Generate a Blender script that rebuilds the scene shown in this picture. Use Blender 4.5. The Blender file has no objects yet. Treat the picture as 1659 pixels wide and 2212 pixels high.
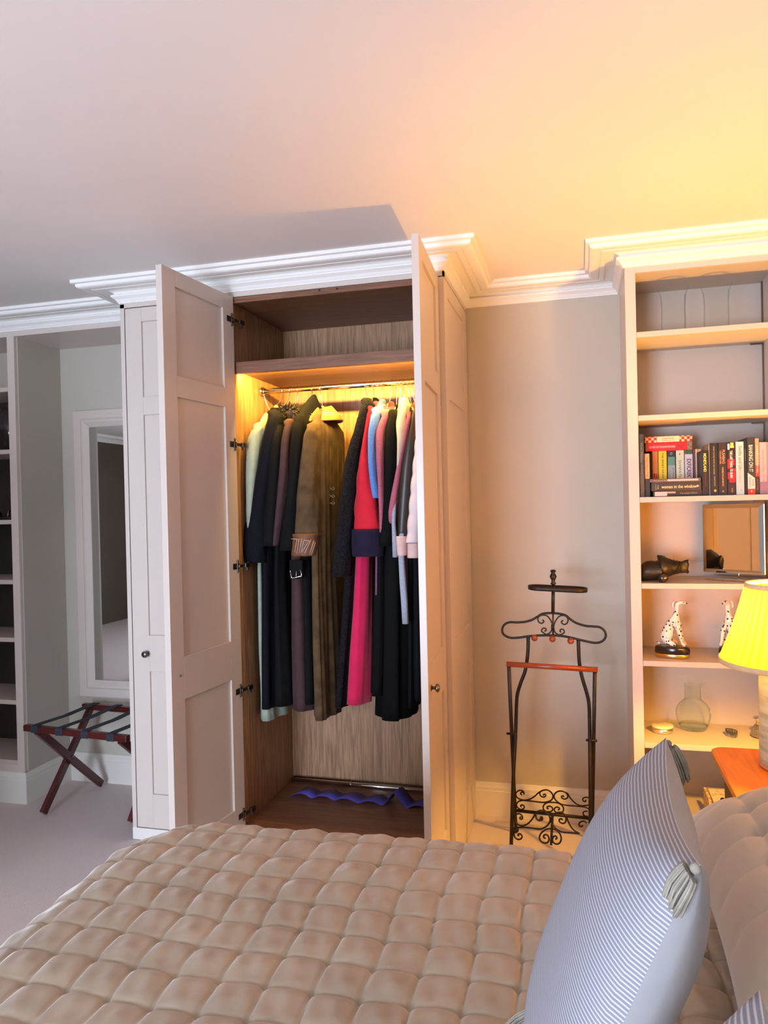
import bpy, bmesh, math, random
from mathutils import Vector, Matrix
random.seed(7)
PI = math.pi
scene = bpy.context.scene
COL = scene.collection

# ------------------------------------------------------------------ camera
YAW, PITCH, ROLL, FPX, HC = .25944707, -.00769167, -.02238917, 1600.0, 1.45
cam_f = Vector((-math.sin(YAW)*math.cos(PITCH), math.cos(YAW)*math.cos(PITCH), math.sin(PITCH)))
_r0 = Vector((math.cos(YAW), math.sin(YAW), 0)); _u0 = _r0.cross(cam_f)
cam_r = _r0*math.cos(ROLL) + _u0*math.sin(ROLL)
cam_u = -_r0*math.sin(ROLL) + _u0*math.cos(ROLL)
cd = bpy.data.cameras.new('camera'); cam = bpy.data.objects.new('camera', cd); COL.objects.link(cam)
m3 = Matrix((cam_r, cam_u, -cam_f)).transposed()
cam.matrix_world = Matrix.Translation((0, 0, HC)) @ m3.to_4x4()
cd.sensor_fit = 'VERTICAL'; cd.sensor_height = 24.0; cd.lens = 24.0*FPX/2212.0
cd.clip_start = .02; cd.clip_end = 50
scene.camera = cam

def ray(px, py):
    return cam_r*((px-829.5)/FPX) - cam_u*((py-1106)/FPX) + cam_f
def at(px, py, Y, b=0.0):
    """measured photo point -> room point on the plane y = Y + b*z"""
    d = ray(px, py); t = (Y + b*HC)/(d.y - b*d.z)
    p = d*t; return Vector((p.x, p.y, p.z+HC))
def at_z(px, py, z):
    d = ray(px, py); t = (z-HC)/d.z; p = d*t; return Vector((p.x, p.y, p.z+HC))

# ------------------------------------------------------------------ world, view, lights
w = bpy.data.worlds.new('world'); scene.world = w; w.use_nodes = True
bg = w.node_tree.nodes['Background']; bg.inputs[0].default_value = (.62, .74, 1, 1); bg.inputs[1].default_value = 1.6
vs = scene.view_settings
vs.view_transform = 'Standard'; vs.look = 'None'; vs.gamma = 1; vs.exposure = 0.35; vs.use_curve_mapping = False
scene.cycles.max_bounces = 9; scene.cycles.diffuse_bounces = 5; scene.cycles.glossy_bounces = 4
scene.cycles.transmission_bounces = 8; scene.cycles.transparent_max_bounces = 12
scene.cycles.sample_clamp_indirect = 6; scene.cycles.caustics_refractive = False; scene.cycles.caustics_reflective = False

def area_light(name, loc, direction, sx, sy, power, color, spread=PI):
    l = bpy.data.lights.new(name, 'AREA'); l.shape = 'RECTANGLE'; l.size = sx; l.size_y = sy
    l.energy = power; l.color = color; l.spread = spread
    o = bpy.data.objects.new(name, l); COL.objects.link(o); o.location = loc
    o.rotation_euler = Vector(direction).to_track_quat('-Z', 'Y').to_euler(); return o
WIN_POWER = 235
WIN = (-2.3, -0.8, 0.1, 1.75)       # window opening in the wall behind the camera: x0, x1, z0, z1
area_light('daylight', ((WIN[0]+WIN[1])/2, -2.62, (WIN[2]+WIN[3])/2), (0, 1, -.30), WIN[1]-WIN[0], WIN[3]-WIN[2], WIN_POWER, (.70, .81, 1.0))
WARM = (1.0, .50, .07)
LAMP_POWER = 62; STRIP_POWER = 16

# ------------------------------------------------------------------ materials
def mat(name, color, rough=.5, metal=0, spec=.5, **k):
    m = bpy.data.materials.new(name); m.use_nodes = True
    b = m.node_tree.nodes['Principled BSDF']
    b.inputs['Base Color'].default_value = (*color, 1); b.inputs['Roughness'].default_value = rough
    b.inputs['Metallic'].default_value = metal; b.inputs['Specular IOR Level'].default_value = spec
    for kk, v in k.items():
        b.inputs[kk.replace('_', ' ')].default_value = v
    return m
def nd(m, t, **k):
    n = m.node_tree.nodes.new(t)
    for kk, v in k.items():
        if hasattr(n, kk): setattr(n, kk, v)
        else: n.inputs[kk].default_value = v
    return n
def lk(m, a, b): m.node_tree.links.new(a, b)
def bsdf(m): return m.node_tree.nodes['Principled BSDF']
def coords(m, scale=(1, 1, 1), kind='Object', rot=(0, 0, 0)):
    tc = nd(m, 'ShaderNodeTexCoord'); mp = nd(m, 'ShaderNodeMapping')
    mp.inputs['Scale'].default_value = scale; mp.inputs['Rotation'].default_value = rot
    lk(m, tc.outputs[kind], mp.inputs['Vector']); return mp.outputs[0]
def add_noise(m, c1, c2, scale, detail=4, sc=(1, 1, 1), bump=0, bscale=None, lo=.35, hi=.65, rough=.5, kind='Object', bdist=.002):
    v = coords(m, sc, kind)
    n = nd(m, 'ShaderNodeTexNoise'); n.inputs['Scale'].default_value = scale; n.inputs['Detail'].default_value = detail
    n.inputs['Roughness'].default_value = rough
    lk(m, v, n.inputs['Vector'])
    r = nd(m, 'ShaderNodeValToRGB'); r.color_ramp.elements[0].color = (*c1, 1); r.color_ramp.elements[1].color = (*c2, 1)
    r.color_ramp.elements[0].position = lo; r.color_ramp.elements[1].position = hi
    lk(m, n.outputs['Fac'], r.inputs['Fac']); lk(m, r.outputs[0], bsdf(m).inputs['Base Color'])
    if bump:
        n2 = n
        if bscale:
            n2 = nd(m, 'ShaderNodeTexNoise'); n2.inputs['Scale'].default_value = bscale; n2.inputs['Detail'].default_value = 3
            lk(m, v, n2.inputs['Vector'])
        bp = nd(m, 'ShaderNodeBump'); bp.inputs['Strength'].default_value = bump; bp.inputs['Distance'].default_value = bdist
        lk(m, n2.outputs['Fac'], bp.inputs['Height']); lk(m, bp.outputs[0], bsdf(m).inputs['Normal'])
    return m
def S(r, g, b):
    f = lambda c: (c/255/12.92 if c/255 <= .04045 else ((c/255+.055)/1.055)**2.4)
    return (f(r), f(g), f(b))
def noisy(name, c, var=.12, scale=6, rough=.6, bump=.0, bscale=None, bdist=.002, **k):
    m = mat(name, c, rough, **k)
    c1 = tuple(x*(1-var) for x in c); c2 = tuple(min(1, x*(1+var)) for x in c)
    return add_noise(m, c1, c2, scale, bump=bump, bscale=bscale, bdist=bdist)

M = {}
M['ceiling'] = noisy('ceiling_paint', S(232, 226, 222), .015, 2, .85)
M['dark_wall'] = noisy('dark_taupe_wall', S(84, 74, 64), .03, 3, .8)
M['dark_in'] = noisy('dark_brown_lining', S(58, 46, 44), .08, 6, .7)  # plain dark brown for the compartments below the top one
M['cornice'] = noisy('cornice_plaster', S(240, 238, 234), .01, 3, .55)
M['wall'] = noisy('wall_paint', S(190, 184, 172), .02, 3, .75, bump=.05, bscale=140, bdist=.0006)
M['paint'] = noisy('greige_eggshell_paint', S(208, 196, 187), .012, 3, .36)
M['paint_in'] = noisy('greige_shelf_paint', S(200, 188, 176), .012, 3, .5)
M['skirting'] = noisy('skirting_paint', S(224, 220, 212), .012, 3, .4)
M['gap'] = mat('dark_gap', (.02, .016, .014), .8)
# carpet
M['carpet'] = noisy('carpet', S(216, 203, 200), .10, 260, .95, bump=.6, bscale=420, bdist=.004)
def oak(name, c1, c2, axis='Z', rough=.45):
    m = mat(name, c1, rough)
    sc = {'Z': (9, 9, .55), 'X': (.55, 9, 9), 'Y': (9, .55, 9)}[axis]
    v = coords(m, sc)
    n = nd(m, 'ShaderNodeTexNoise'); n.inputs['Scale'].default_value = 2.2; n.inputs['Detail'].default_value = 5; n.inputs['Distortion'].default_value = .8
    lk(m, v, n.inputs['Vector'])
    wv = nd(m, 'ShaderNodeMath', operation='MULTIPLY'); wv.inputs[1].default_value = 34
    lk(m, n.outputs['Fac'], wv.inputs[0])
    sn = nd(m, 'ShaderNodeMath', operation='SINE'); lk(m, wv.outputs[0], sn.inputs[0])
    f = nd(m, 'ShaderNodeTexNoise'); f.inputs['Scale'].default_value = 18; f.inputs['Detail'].default_value = 4
    lk(m, v, f.inputs['Vector'])
    ad = nd(m, 'ShaderNodeMath', operation='MULTIPLY_ADD'); ad.inputs[1].default_value = .13
    lk(m, sn.outputs[0], ad.inputs[0]); lk(m, f.outputs['Fac'], ad.inputs[2])
    r = nd(m, 'ShaderNodeValToRGB'); r.color_ramp.elements[0].color = (*c1, 1); r.color_ramp.elements[1].color = (*c2, 1)
    r.color_ramp.elements[0].position = .12; r.color_ramp.elements[1].position = .9
    lk(m, ad.outputs[0], r.inputs['Fac']); lk(m, r.outputs[0], bsdf(m).inputs['Base Color'])
    return m
M['oak'] = oak('oak_veneer_upright', S(124, 86, 58), S(196, 152, 112))
M['oak_x'] = oak('oak_veneer_lengthwise', S(96, 60, 40), S(142, 96, 68), 'X')
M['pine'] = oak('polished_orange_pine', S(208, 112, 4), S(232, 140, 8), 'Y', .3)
M['pine_dark'] = oak('dark_stained_wood', S(64, 34, 22), S(92, 52, 34), 'Z', .4)
M['mahogany'] = oak('mahogany', S(52, 14, 14), S(92, 28, 26), 'X', .28)
M['cherry'] = oak('cherry_wood', S(120, 46, 26), S(160, 70, 40), 'X', .3)
M['iron'] = noisy('dark_iron', S(44, 36, 34), .2, 40, .45, metal=.6)
M['chrome'] = mat('chrome', (.78, .76, .74), .12, 1)
M['nickel'] = mat('aged_nickel', S(120, 112, 104), .28, 1)
M['steel_dark'] = mat('hinge_steel', S(110, 98, 88), .35, 1)
M['mirror'] = mat('mirror_glass', (.86, .88, .87), .01, 1)
M['silver'] = mat('silver_frame', (.8, .78, .76), .2, 1)
M['strap'] = noisy('navy_webbing', S(34, 38, 50), .15, 90, .8)
def glass(name, col=(1, 1, 1), rough=0.0, ior=1.45):
    m = mat(name, col, rough); b = bsdf(m); b.inputs['Transmission Weight'].default_value = 1; b.inputs['IOR'].default_value = ior
    return m
def thin_glass(name, col):
    m = bpy.data.materials.new(name); m.use_nodes = True; t_ = m.node_tree; t_.nodes.clear()
    o = t_.nodes.new('ShaderNodeOutputMaterial'); mx = t_.nodes.new('ShaderNodeMixShader'); tr = t_.nodes.new('ShaderNodeBsdfTransparent'); gl = t_.nodes.new('ShaderNodeBsdfGlossy'); lw_ = t_.nodes.new('ShaderNodeLayerWeight')
    tr.inputs[0].default_value = (*col, 1); gl.inputs['Roughness'].default_value = .02; lw_.inputs[0].default_value = .10
    hv = t_.nodes.new('ShaderNodeMath'); hv.operation = 'MULTIPLY'; hv.inputs[1].default_value = .55; t_.links.new(lw_.outputs['Fresnel'], hv.inputs[0]); t_.links.new(hv.outputs[0], mx.inputs[0]); t_.links.new(tr.outputs[0], mx.inputs[1]); t_.links.new(gl.outputs[0], mx.inputs[2]); t_.links.new(mx.outputs[0], o.inputs[0])
    return m
M['glass'] = thin_glass('clear_glass', (.97, .98, .97))
M['glass_green'] = thin_glass('green_tinted_glass', (.93, .965, .93))
M['crystal'] = glass('cut_crystal', (.95, .93, .92), .05, 1.5)
M['crystal'] = add_noise(M['crystal'], (.75, .72, .7), (1, 1, 1), 60, bump=1, bscale=90, bdist=.01)
M['white_cer'] = mat('white_ceramic', S(232, 222, 212), .15)
M['black_gloss'] = noisy('glossy_black', (.012, .010, .010), .2, 6, .18)
M['gold'] = mat('gold_band', (.9, .6, .2), .2, 1)
# ------------------------------------------------------------------ mesh helpers
class MB:
    def __init__(s): s.bm = bmesh.new(); s.smooth = False
    def box(s, x0, x1, y0, y1, z0, z1, M4=None):
        v = [s.bm.verts.new((x, y, z)) for x in (x0, x1) for y in (y0, y1) for z in (z0, z1)]
        if M4 is not None:
            for q in v: q.co = M4 @ q.co
        for f in ((0, 1, 3, 2), (4, 6, 7, 5), (0, 4, 5, 1), (2, 3, 7, 6), (0, 2, 6, 4), (1, 5, 7, 3)):
            s.bm.faces.new([v[i] for i in f])
        return s
    def rings(s, R, caps=True, closed=False, smooth=True):
        vs_ = [[s.bm.verts.new(p) for p in r] for r in R]; n = len(R[0])
        k = len(vs_)
        for i in range(k if closed else k-1):
            a, b = vs_[i], vs_[(i+1) % k]
            for j in range(n):
                f = s.bm.faces.new((a[j], a[(j+1) % n], b[(j+1) % n], b[j])); f.smooth = smooth
        if caps and not closed:
            s.bm.faces.new(vs_[0][::-1]); s.bm.faces.new(vs_[-1])
        return s
    def tube(s, pts, r, n=8, caps=True, closed=False):
        pts = [Vector(p) for p in pts]; R = []; up = None
        k = len(pts)
        for i, p in enumerate(pts):
            if closed: t = pts[(i+1) % k] - pts[(i-1) % k]
            else: t = pts[min(i+1, k-1)] - pts[max(i-1, 0)]
            t.normalize()
            if up is None:
                a = Vector((0, 1, 0)) if abs(t.y) < .9 else Vector((1, 0, 0)); up = (a - t*a.dot(t)).normalized()
            up = (up - t*up.dot(t))
            if up.length < 1e-6: up = t.orthogonal()
            up.normalize(); sd = t.cross(up)
            rr = r[i] if isinstance(r, (list, tuple)) else r
            R.append([p + (up*math.cos(2*PI*j/n) + sd*math.sin(2*PI*j/n))*rr for j in range(n)])
        return s.rings(R, caps, closed)
    def lathe(s, prof, c=(0, 0, 0), n=32, sx=1, sy=1, caps=False):
        R = [[(c[0]+r*sx*math.cos(2*PI*j/n), c[1]+r*sy*math.sin(2*PI*j/n), c[2]+z) for j in range(n)] for r, z in prof]
        return s.rings(R, caps)
    def sphere(s, c, r, n=16, sc=(1, 1, 1)):
        k = n//2
        R = [[(c[0]+r*sc[0]*math.sin(PI*i/k)*math.cos(2*PI*j/n), c[1]+r*sc[1]*math.sin(PI*i/k)*math.sin(2*PI*j/n), c[2]+r*sc[2]*math.cos(PI*i/k)) for j in range(n)] for i in range(1, k)]
        vs_ = [[s.bm.verts.new(p) for p in q] for q in R]
        t = s.bm.verts.new((c[0], c[1], c[2]+r*sc[2])); b = s.bm.verts.new((c[0], c[1], c[2]-r*sc[2]))
        for i in range(len(vs_)-1):
            for j in range(n):
                s.bm.faces.new((vs_[i][j], vs_[i+1][j], vs_[i+1][(j+1) % n], vs_[i][(j+1) % n])).smooth = True
        for j in range(n):
            s.bm.faces.new((t, vs_[0][j], vs_[0][(j+1) % n])).smooth = True
            s.bm.faces.new((b, vs_[-1][(j+1) % n], vs_[-1][j])).smooth = True
        return s
    def grid(s, P, smooth=True, flip=False):
        V = [[s.bm.verts.new(p) for p in row] for row in P]
        for i in range(len(V)-1):
            for j in range(len(V[0])-1):
                q = (V[i][j], V[i+1][j], V[i+1][j+1], V[i][j+1])
                s.bm.faces.new(q[::-1] if flip else q).smooth = smooth
        return s
    def sweep(s, path, prof, side=1):
        """profile (out, z) along a plan polyline with mitred corners; out = right of travel"""
        P = [Vector((p[0], p[1])) for p in path]; R = []
        for i, p in enumerate(P):
            d1 = (P[i]-P[i-1]).normalized() if i else None
            d2 = (P[i+1]-P[i]).normalized() if i < len(P)-1 else None
            d1 = d1 or d2; d2 = d2 or d1
            n1 = Vector((d1.y, -d1.x))*side; n2 = Vector((d2.y, -d2.x))*side
            m = (n1+n2); m = m/m.dot(n1)
            R.append([(p.x+m.x*o, p.y+m.y*o, z) for o, z in prof])
        return s.rings(R, True, smooth=False)
    def prism(s, poly, y0, y1, axis='y'):
        if axis == 'y': f = lambda a, b, c: (a, c, b)
        elif axis == 'x': f = lambda a, b, c: (c, a, b)
        else: f = lambda a, b, c: (a, b, c)
        return s.rings([[f(a, b, y0) for a, b in poly], [f(a, b, y1) for a, b in poly]], smooth=False)
    def build(s, name, material, parent=None, bevel=0, label=None, subsurf=0, solid=0, loc=None):
        bmesh.ops.recalc_face_normals(s.bm, faces=s.bm.faces)
        me = bpy.data.meshes.new(name); s.bm.to_mesh(me); s.bm.free()
        for mm in (material if isinstance(material, (list, tuple)) else [material]): me.materials.append(mm)
        o = bpy.data.objects.new(name, me); COL.objects.link(o)
        if parent is not None: o.parent = parent
        if solid:
            md = o.modifiers.new('solid', 'SOLIDIFY'); md.thickness = solid; md.offset = 0
        if bevel:
            md = o.modifiers.new('bevel', 'BEVEL'); md.width = bevel; md.segments = 2; md.limit_method = 'ANGLE'; md.angle_limit = math.radians(40)
        if subsurf:
            md = o.modifiers.new('sub', 'SUBSURF'); md.levels = subsurf; md.render_levels = subsurf
        if label: o['label'] = label
        return o
def tag(o, label, cat, group=None, kind=None):
    o['label'] = label; o['category'] = cat
    if group: o['group'] = group
    if kind: o['kind'] = kind
    return o
def struct(o): o['kind'] = 'structure'; return o
def thing(name, label, cat, loc=(0, 0, 0), group=None):
    o = bpy.data.objects.new(name, None); COL.objects.link(o); o.empty_display_size = .05
    o.location = loc
    return tag(o, label, cat, group)
def keep(o, parent):
    """parent a mesh that was modelled in room coordinates to an empty that is not at the origin"""
    o.parent = parent; o.matrix_parent_inverse = Matrix.Translation(parent.location).inverted(); return o
def copy_tree(o, parent=None):
    c = o.copy(); COL.objects.link(c); c.parent = parent
    for ch in list(o.children): copy_tree(ch, c)
    return c
def crom(P, k=6, closed=False):
    P = [Vector(p) for p in P]; n = len(P); out = []
    for i in range(n if closed else n-1):
        p0 = P[(i-1) % n] if (closed or i) else P[0]; p1 = P[i]; p2 = P[(i+1) % n]; p3 = P[(i+2) % n] if (closed or i+2 < n) else P[-1]
        for j in range(k):
            t = j/k
            out.append(.5*((2*p1)+(-p0+p2)*t+(2*p0-5*p1+4*p2-p3)*t*t+(-p0+3*p1-3*p2+p3)*t**3))
    if not closed: out.append(P[-1])
    return out
def lerp(a, b, t): return a+(b-a)*t
def interp(tab, x):
    if x <= tab[0][0]: return tab[0][1]
    for (a, b), (c, d) in zip(tab, tab[1:]):
        if x <= c: return b+(d-b)*(x-a)/(c-a)
    return tab[-1][1]
def text(s, x, y, z, length, height, material, parent, vertical=True, name='title', bold=0.0):
    """lettering lying on a face that looks towards -y; (x, z) is its centre"""
    cu = bpy.data.curves.new('lettering', 'FONT'); cu.body = s; cu.align_x = 'CENTER'; cu.align_y = 'CENTER'; cu.size = 1; cu.offset = bold
    t = bpy.data.objects.new('lettering', cu); COL.objects.link(t)
    bpy.context.view_layer.update()
    me = bpy.data.meshes.new_from_object(t.evaluated_get(bpy.context.evaluated_depsgraph_get()))
    bpy.data.objects.remove(t)
    xs = [v.co.x for v in me.vertices]; ys = [v.co.y for v in me.vertices]
    cx, cy = (min(xs)+max(xs))/2, (min(ys)+max(ys))/2; sx = length/(max(xs)-min(xs)); sy = height/(max(ys)-min(ys))
    for v in me.vertices:
        a, b = (v.co.x-cx)*sx, (v.co.y-cy)*sy
        v.co = (x+b, y, z-a) if vertical else (x+a, y, z+b)
    me.materials.append(material)
    o = bpy.data.objects.new(name, me); COL.objects.link(o); o.parent = parent; return o

# ------------------------------------------------------------------ the room
YW, YL, YB, YA = 2.87, 3.12, 3.07, 3.456         # wardrobe front, left shelf unit front, bookcase front, alcove wall
XR, XLW, YBK, ZC = .83, -6.0, -2.4, 2.445
def slab(name, *b): return struct(MB().box(*b).build(name, M['wall']))
f = MB().box(XLW-.1, XR+.1, YBK-.1, YA+.1, -.1, 0).build('floor', M['carpet']); struct(f)
f = MB().box(XLW-.1, XR+.1, YBK-.1, YA+.1, ZC, ZC+.1).build('ceiling', M['ceiling']); struct(f)
slab('wall_back', XLW-.1, XR+.1, YA, YA+.1, 0, ZC)
slab('wall_right', XR, XR+.1, YBK, YA, 0, ZC)
struct(MB().box(XLW-.1, XLW, YBK, YA, 0, ZC).build('wall_left', M['dark_wall']))
b = MB(); x0, x1, z0, z1 = WIN
b.box(XLW, x0, YBK-.22, YBK, 0, ZC).box(x1, XR, YBK-.22, YBK, 0, ZC).box(x0, x1, YBK-.22, YBK, 0, z0).box(x0, x1, YBK-.22, YBK, z1, ZC)
struct(b.build('wall_front', M['wall']))
b = MB()
for zz in (z0, (z0+z1)/2-.015, z1-.04): b.box(x0, x1, YBK-.13, YBK-.09, zz, zz+.04)
for xx in (x0, (x0+x1)/2-.02, x1-.04): b.box(xx, xx+.04, YBK-.13, YBK-.09, z0, z1)
struct(b.build('window_1', M['skirting']))
struct(MB().box(-3.6, -2.22, .95, 1.05, 0, 1.70).build('wall_unseen_blocker', M['wall']))  # low wall added out of view to shade the lower left
# lowered pelmet over the left alcove
struct(MB().box(XLW, -1.94, YL, YA, 2.342, ZC).build('wall_pelmet', M['paint']))
struct(MB().box(.185, XR, YB, YA, 2.366, ZC).build('wall_bookcase_pelmet', M['paint']))
struct(MB().box(-1.94, -.505, YW, YA, 2.366, ZC).build('wall_wardrobe_pelmet', M['paint']))
prof = [(0, 0), (.147, 0), (.147, .0135), (.140, .0150), (.132, .0155), (.1325, .022), (.130, .028), (.124, .0315), (.112, .033), (.093, .0325), (.0925, .029), (.088, .029), (.087, .033),
        (.070, .0335), (.069, .029), (.056, .0265), (.040, .0275), (.026, .032), (.019, .038), (.0195, .0405), (.028, .042), (.0315, .0465), (.0300, .052), (.024, .0565), (.017, .062), (.012, .070), (.008, .0745), (.008, .079), (0, .080)]
prof = [(o, ZC-z) for o, z in prof]
path = [(XLW, YBK), (XLW, YL), (-1.94, YL), (-1.94, YW), (-.505, YW), (-.505, YA), (.185, YA), (.185, YB), (XR, YB), (XR, YBK)]
struct(MB().sweep(path, prof).build('trim_1', M['cornice']))
struct(MB().sweep([(XR, YBK), (XLW, YBK)], prof).build('trim_2', M['cornice']))
bprof = [(0, 0), (.02, 0), (.02, .115), (.017, .118), (.017, .132), (.012, .140), (.008, .149), (.004, .152), (0, .152)]
struct(MB().sweep([(XLW, YL), (-2.722, YL), (-2.722, YA), (-1.945, YA)], bprof).build('baseboard_left', M['skirting']))
struct(MB().sweep([(-.505, YA), (.185, YA)], bprof).build('baseboard_back', M['skirting']))

# ------------------------------------------------------------------ wardrobe
war = thing('wardrobe', 'large built-in greige wardrobe with panelled doors, its two right doors wide open', 'wardrobe', (-1.22, 3.16, 0))
def W(mb, name, material, bevel=0, parent=war, label=None):
    return keep(mb.build(name, material, None, bevel, label), parent)
PANELS = ((1.952, 2.282), (.907, 1.873), (.207, .748))
def shaker(mb, wd, T, z0, z1, panels, st=.082, M4=None, sr=None, rec=.009):
    sr = sr or st
    mb.box(0, st, 0, T, z0, z1, M4).box(wd-sr, wd, 0, T, z0, z1, M4)
    zs = [z0]+[q for p in sorted(panels) for q in p]+[z1]
    for i in range(0, len(zs), 2): mb.box(st, wd-sr, 0, T, zs[i], zs[i+1], M4)
    for a, b_ in panels: mb.box(st, wd-sr, rec, T-rec, a, b_, M4)
    return mb
W(MB().box(-1.945, -1.925, YW, 3.44, .002, 2.364), 'side_panel', M['paint'])
W(MB().box(-.53, -.505, YW+.012, 3.452, .004, 2.343).box(-.528, -.505, YW, YW+.012, .004, 2.343), 'end_panel', M['paint'])
b = MB(); M4 = Matrix(((0, 1, 0, -.505), (1, 0, 0, YW), (0, 0, 1, 0), (0, 0, 0, 1)))   # end panel facing the alcove
for a, c in ((0, .085), (.49, .578)): b.box(-.506, -.499, YW+a, YW+c, .0, 2.343)
zs = [.004]+[q for p in sorted(PANELS) for q in p]+[2.343]
for i in range(0, len(zs), 2): b.box(-.506, -.499, YW+.085, YW+.49, zs[i], zs[i+1])
W(b, 'end_panel_frame', M['paint'], .0008)
W(MB().box(-1.945, -.499, YW, YW+.02, 2.3475, 2.366).box(-.505, -.499, YW, YA-.002, 2.3475, 2.366), 'top_rail', M['paint'])
W(MB().box(-1.945, -.505, YW-.0015, YW+.018, .002, .054), 'plinth', M['skirting'])
W(MB().box(-1.924, -.53, YW+.02, YW+.03, 2.33, 2.347).box(-.548, -.528, YW+.004, YW+.02, .06, 2.36), 'shadow_gap', M['gap'])
# oak interior
XI0, XI1, ZI = -1.412, -.55, .106
W(MB().box(XI0-.02, XI0, YW+.004, YA-.006, ZI-.04, 2.343), 'interior_side', M['oak'])
W(MB().box(XI1, XI1+.018, YW+.004, YA-.006, ZI-.04, 2.343), 'interior_side', M['oak'])
W(MB().box(XI0, XI1, YA-.014, YA-.004, ZI-.04, 2.335), 'interior_back', M['oak'])
W(MB().box(XI0, XI1, YW+.004, YA-.012, ZI-.03, ZI), 'interior_base', M['oak_x'])
W(MB().box(XI0, XI1, YW+.022, YA-.012, 2.328, 2.343), 'interior_top', M['oak_x'])
W(MB().box(XI0, XI1, YW+.002, YW+.022, 2.322, 2.345), 'top_lip', M['oak_x'])
for q in (690, 728):
    b = MB()
    p = at(q, 627 - (q-690)*.09, YW+.001); b.tube([(p.x, YW+.0035, p.z), (p.x, YW, p.z)], .0045, 10)
    W(b, 'catch', M['gap'])
W(MB().box(XI0, XI1, YW+.03, YA-.012, 2.042, 2.060), 'shelf', M['oak_x'])
W(MB().box(XI0, XI1, YW+.004, YW+.03, 2.025, 2.073), 'shelf_lip', M['oak_x'], .0012)
rail_z, rail_y = 1.990, 3.155
rl = W(MB().tube([(XI0+.004, rail_y, rail_z), (XI1-.004, rail_y, rail_z)], .0125, 20), 'hanging_rail', M['chrome'])
W(MB().tube([(XI0+.001, rail_y, rail_z), (XI0+.014, rail_y, rail_z)], .02, 20), 'rail_socket', M['chrome'])
st = area_light('strip_light', (-.98, YW+.045, 2.032), (0, .93, -.35), .84, .012, STRIP_POWER, (1.0, .62, .12)); keep(st, war)
W(MB().box(XI0+.01, XI1-.01, YW+.032, YW+.038, 2.030, 2.041), 'light_strip', mat('led_strip', (.9, .8, .5), .4, Emission_Color=(1, .6, .15, 1), Emission_Strength=6))
# closed left door
KN = [(0, 0), (.006, 0), (.0055, .010), (.0065, .014), (.0135, .017), (.0150, .022), (.0125, .027), (.006, .0295), (0, .030)]
def knob(parent, p, d, label=None):
    b = MB().lathe(KN, n=20).lathe([(.010, 0), (.011, .0015), (.008, .003)], n=20)
    q = Vector(d).to_track_quat('Z', 'Y').to_matrix().to_4x4(); q.translation = p
    for v in b.bm.verts: v.co = q @ v.co
    o = b.build('knob', M['nickel']); o.parent = parent
    if label: o['label'] = label
    return o
dr = MB(); shaker(dr, .5, .024, .058, 2.343, PANELS, .08, Matrix.Translation((-1.921, YW-.001, 0)))
dl = W(dr, 'closed_door', M['paint'], .0012)
k = knob(None, (-1.850, YW-.002, .827), (0, -1, 0)); k.parent = dl
W(MB().box(-1.9255, -1.9215, YW+.002, YW+.02, .055, 2.345), 'door_gap', M['gap'])
def hinge(parent, M4, z, sgn=1):
    b = MB()
    b.box(0, .052, -.002, .0, z-.012, z+.012, M4)
    b.box(.012, .020, -.004, 0, z-.027, z+.027, M4)
    b.box(-.030, .014, -.011, -.004, z-.006, z+.006, M4)
    b.box(-.062, -.026, -.016, -.003, z-.009, z+.009, M4)
    b.box(-.048, -.036, -.016, -.002, z-.022, z+.010, M4)
    b.tube([M4 @ Vector((.016, -.007, z+.020)), M4 @ Vector((.016, -.001, z+.020))], .004, 8)
    b.tube([M4 @ Vector((.016, -.007, z-.020)), M4 @ Vector((.016, -.001, z-.020))], .004, 8)
    o = b.build('hinge', M['steel_dark'], None, .0008); o.parent = parent; return o
def open_door(hx, hy, fx, fy, T, side):
    """hinge point and free point of the inner face; side = thickness direction"""
    d = Vector((fx-hx, fy-hy, 0)); wd = d.length; d.normalize(); n = Vector((d.y, -d.x, 0))*side
    M4 = Matrix(((d.x, n.x, 0, hx), (d.y, n.y, 0, hy), (0, 0, 1, 0), (0, 0, 0, 1)))
    b = MB(); shaker(b, wd, T, .058, 2.343, PANELS, .078, M4)
    return W(b, 'open_door', M['paint'], .0012), M4, wd
ld, LM, lw = open_door(-1.3945, 2.858, -1.4455, 2.390, .026, 1)
ld['label'] = 'left open door swung out towards the bed, seen from its inside'
for yy in (690, 960, 1223, 1491, 1757):
    p = at(512, yy, 2.845); hinge(ld, LM, p.z)
b = MB().sphere((0, 0, 0), .004, 8); p = LM @ Vector((lw-.05, -.001, 0)); p.z = at(399, 1459, 2.45).z
for v in b.bm.verts: v.co = v.co + p
o = b.build('screw', M['nickel']); o.parent = ld
rd, RM, rw = open_door(-.545, 2.862, -.5205, 2.386, .0245, -1)
rd['label'] = 'right open door, lit orange by the lamp on its outer face'
kz = at(940, 1478, 2.5).z
p = RM @ Vector((rw-.06, .0245, kz)); nn = (RM.to_3x3() @ Vector((0, 1, 0)))
k = knob(None, p, nn); k.parent = rd
M_purple = noisy('purple_card', S(72, 66, 150), .15, 30, .6)
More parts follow.
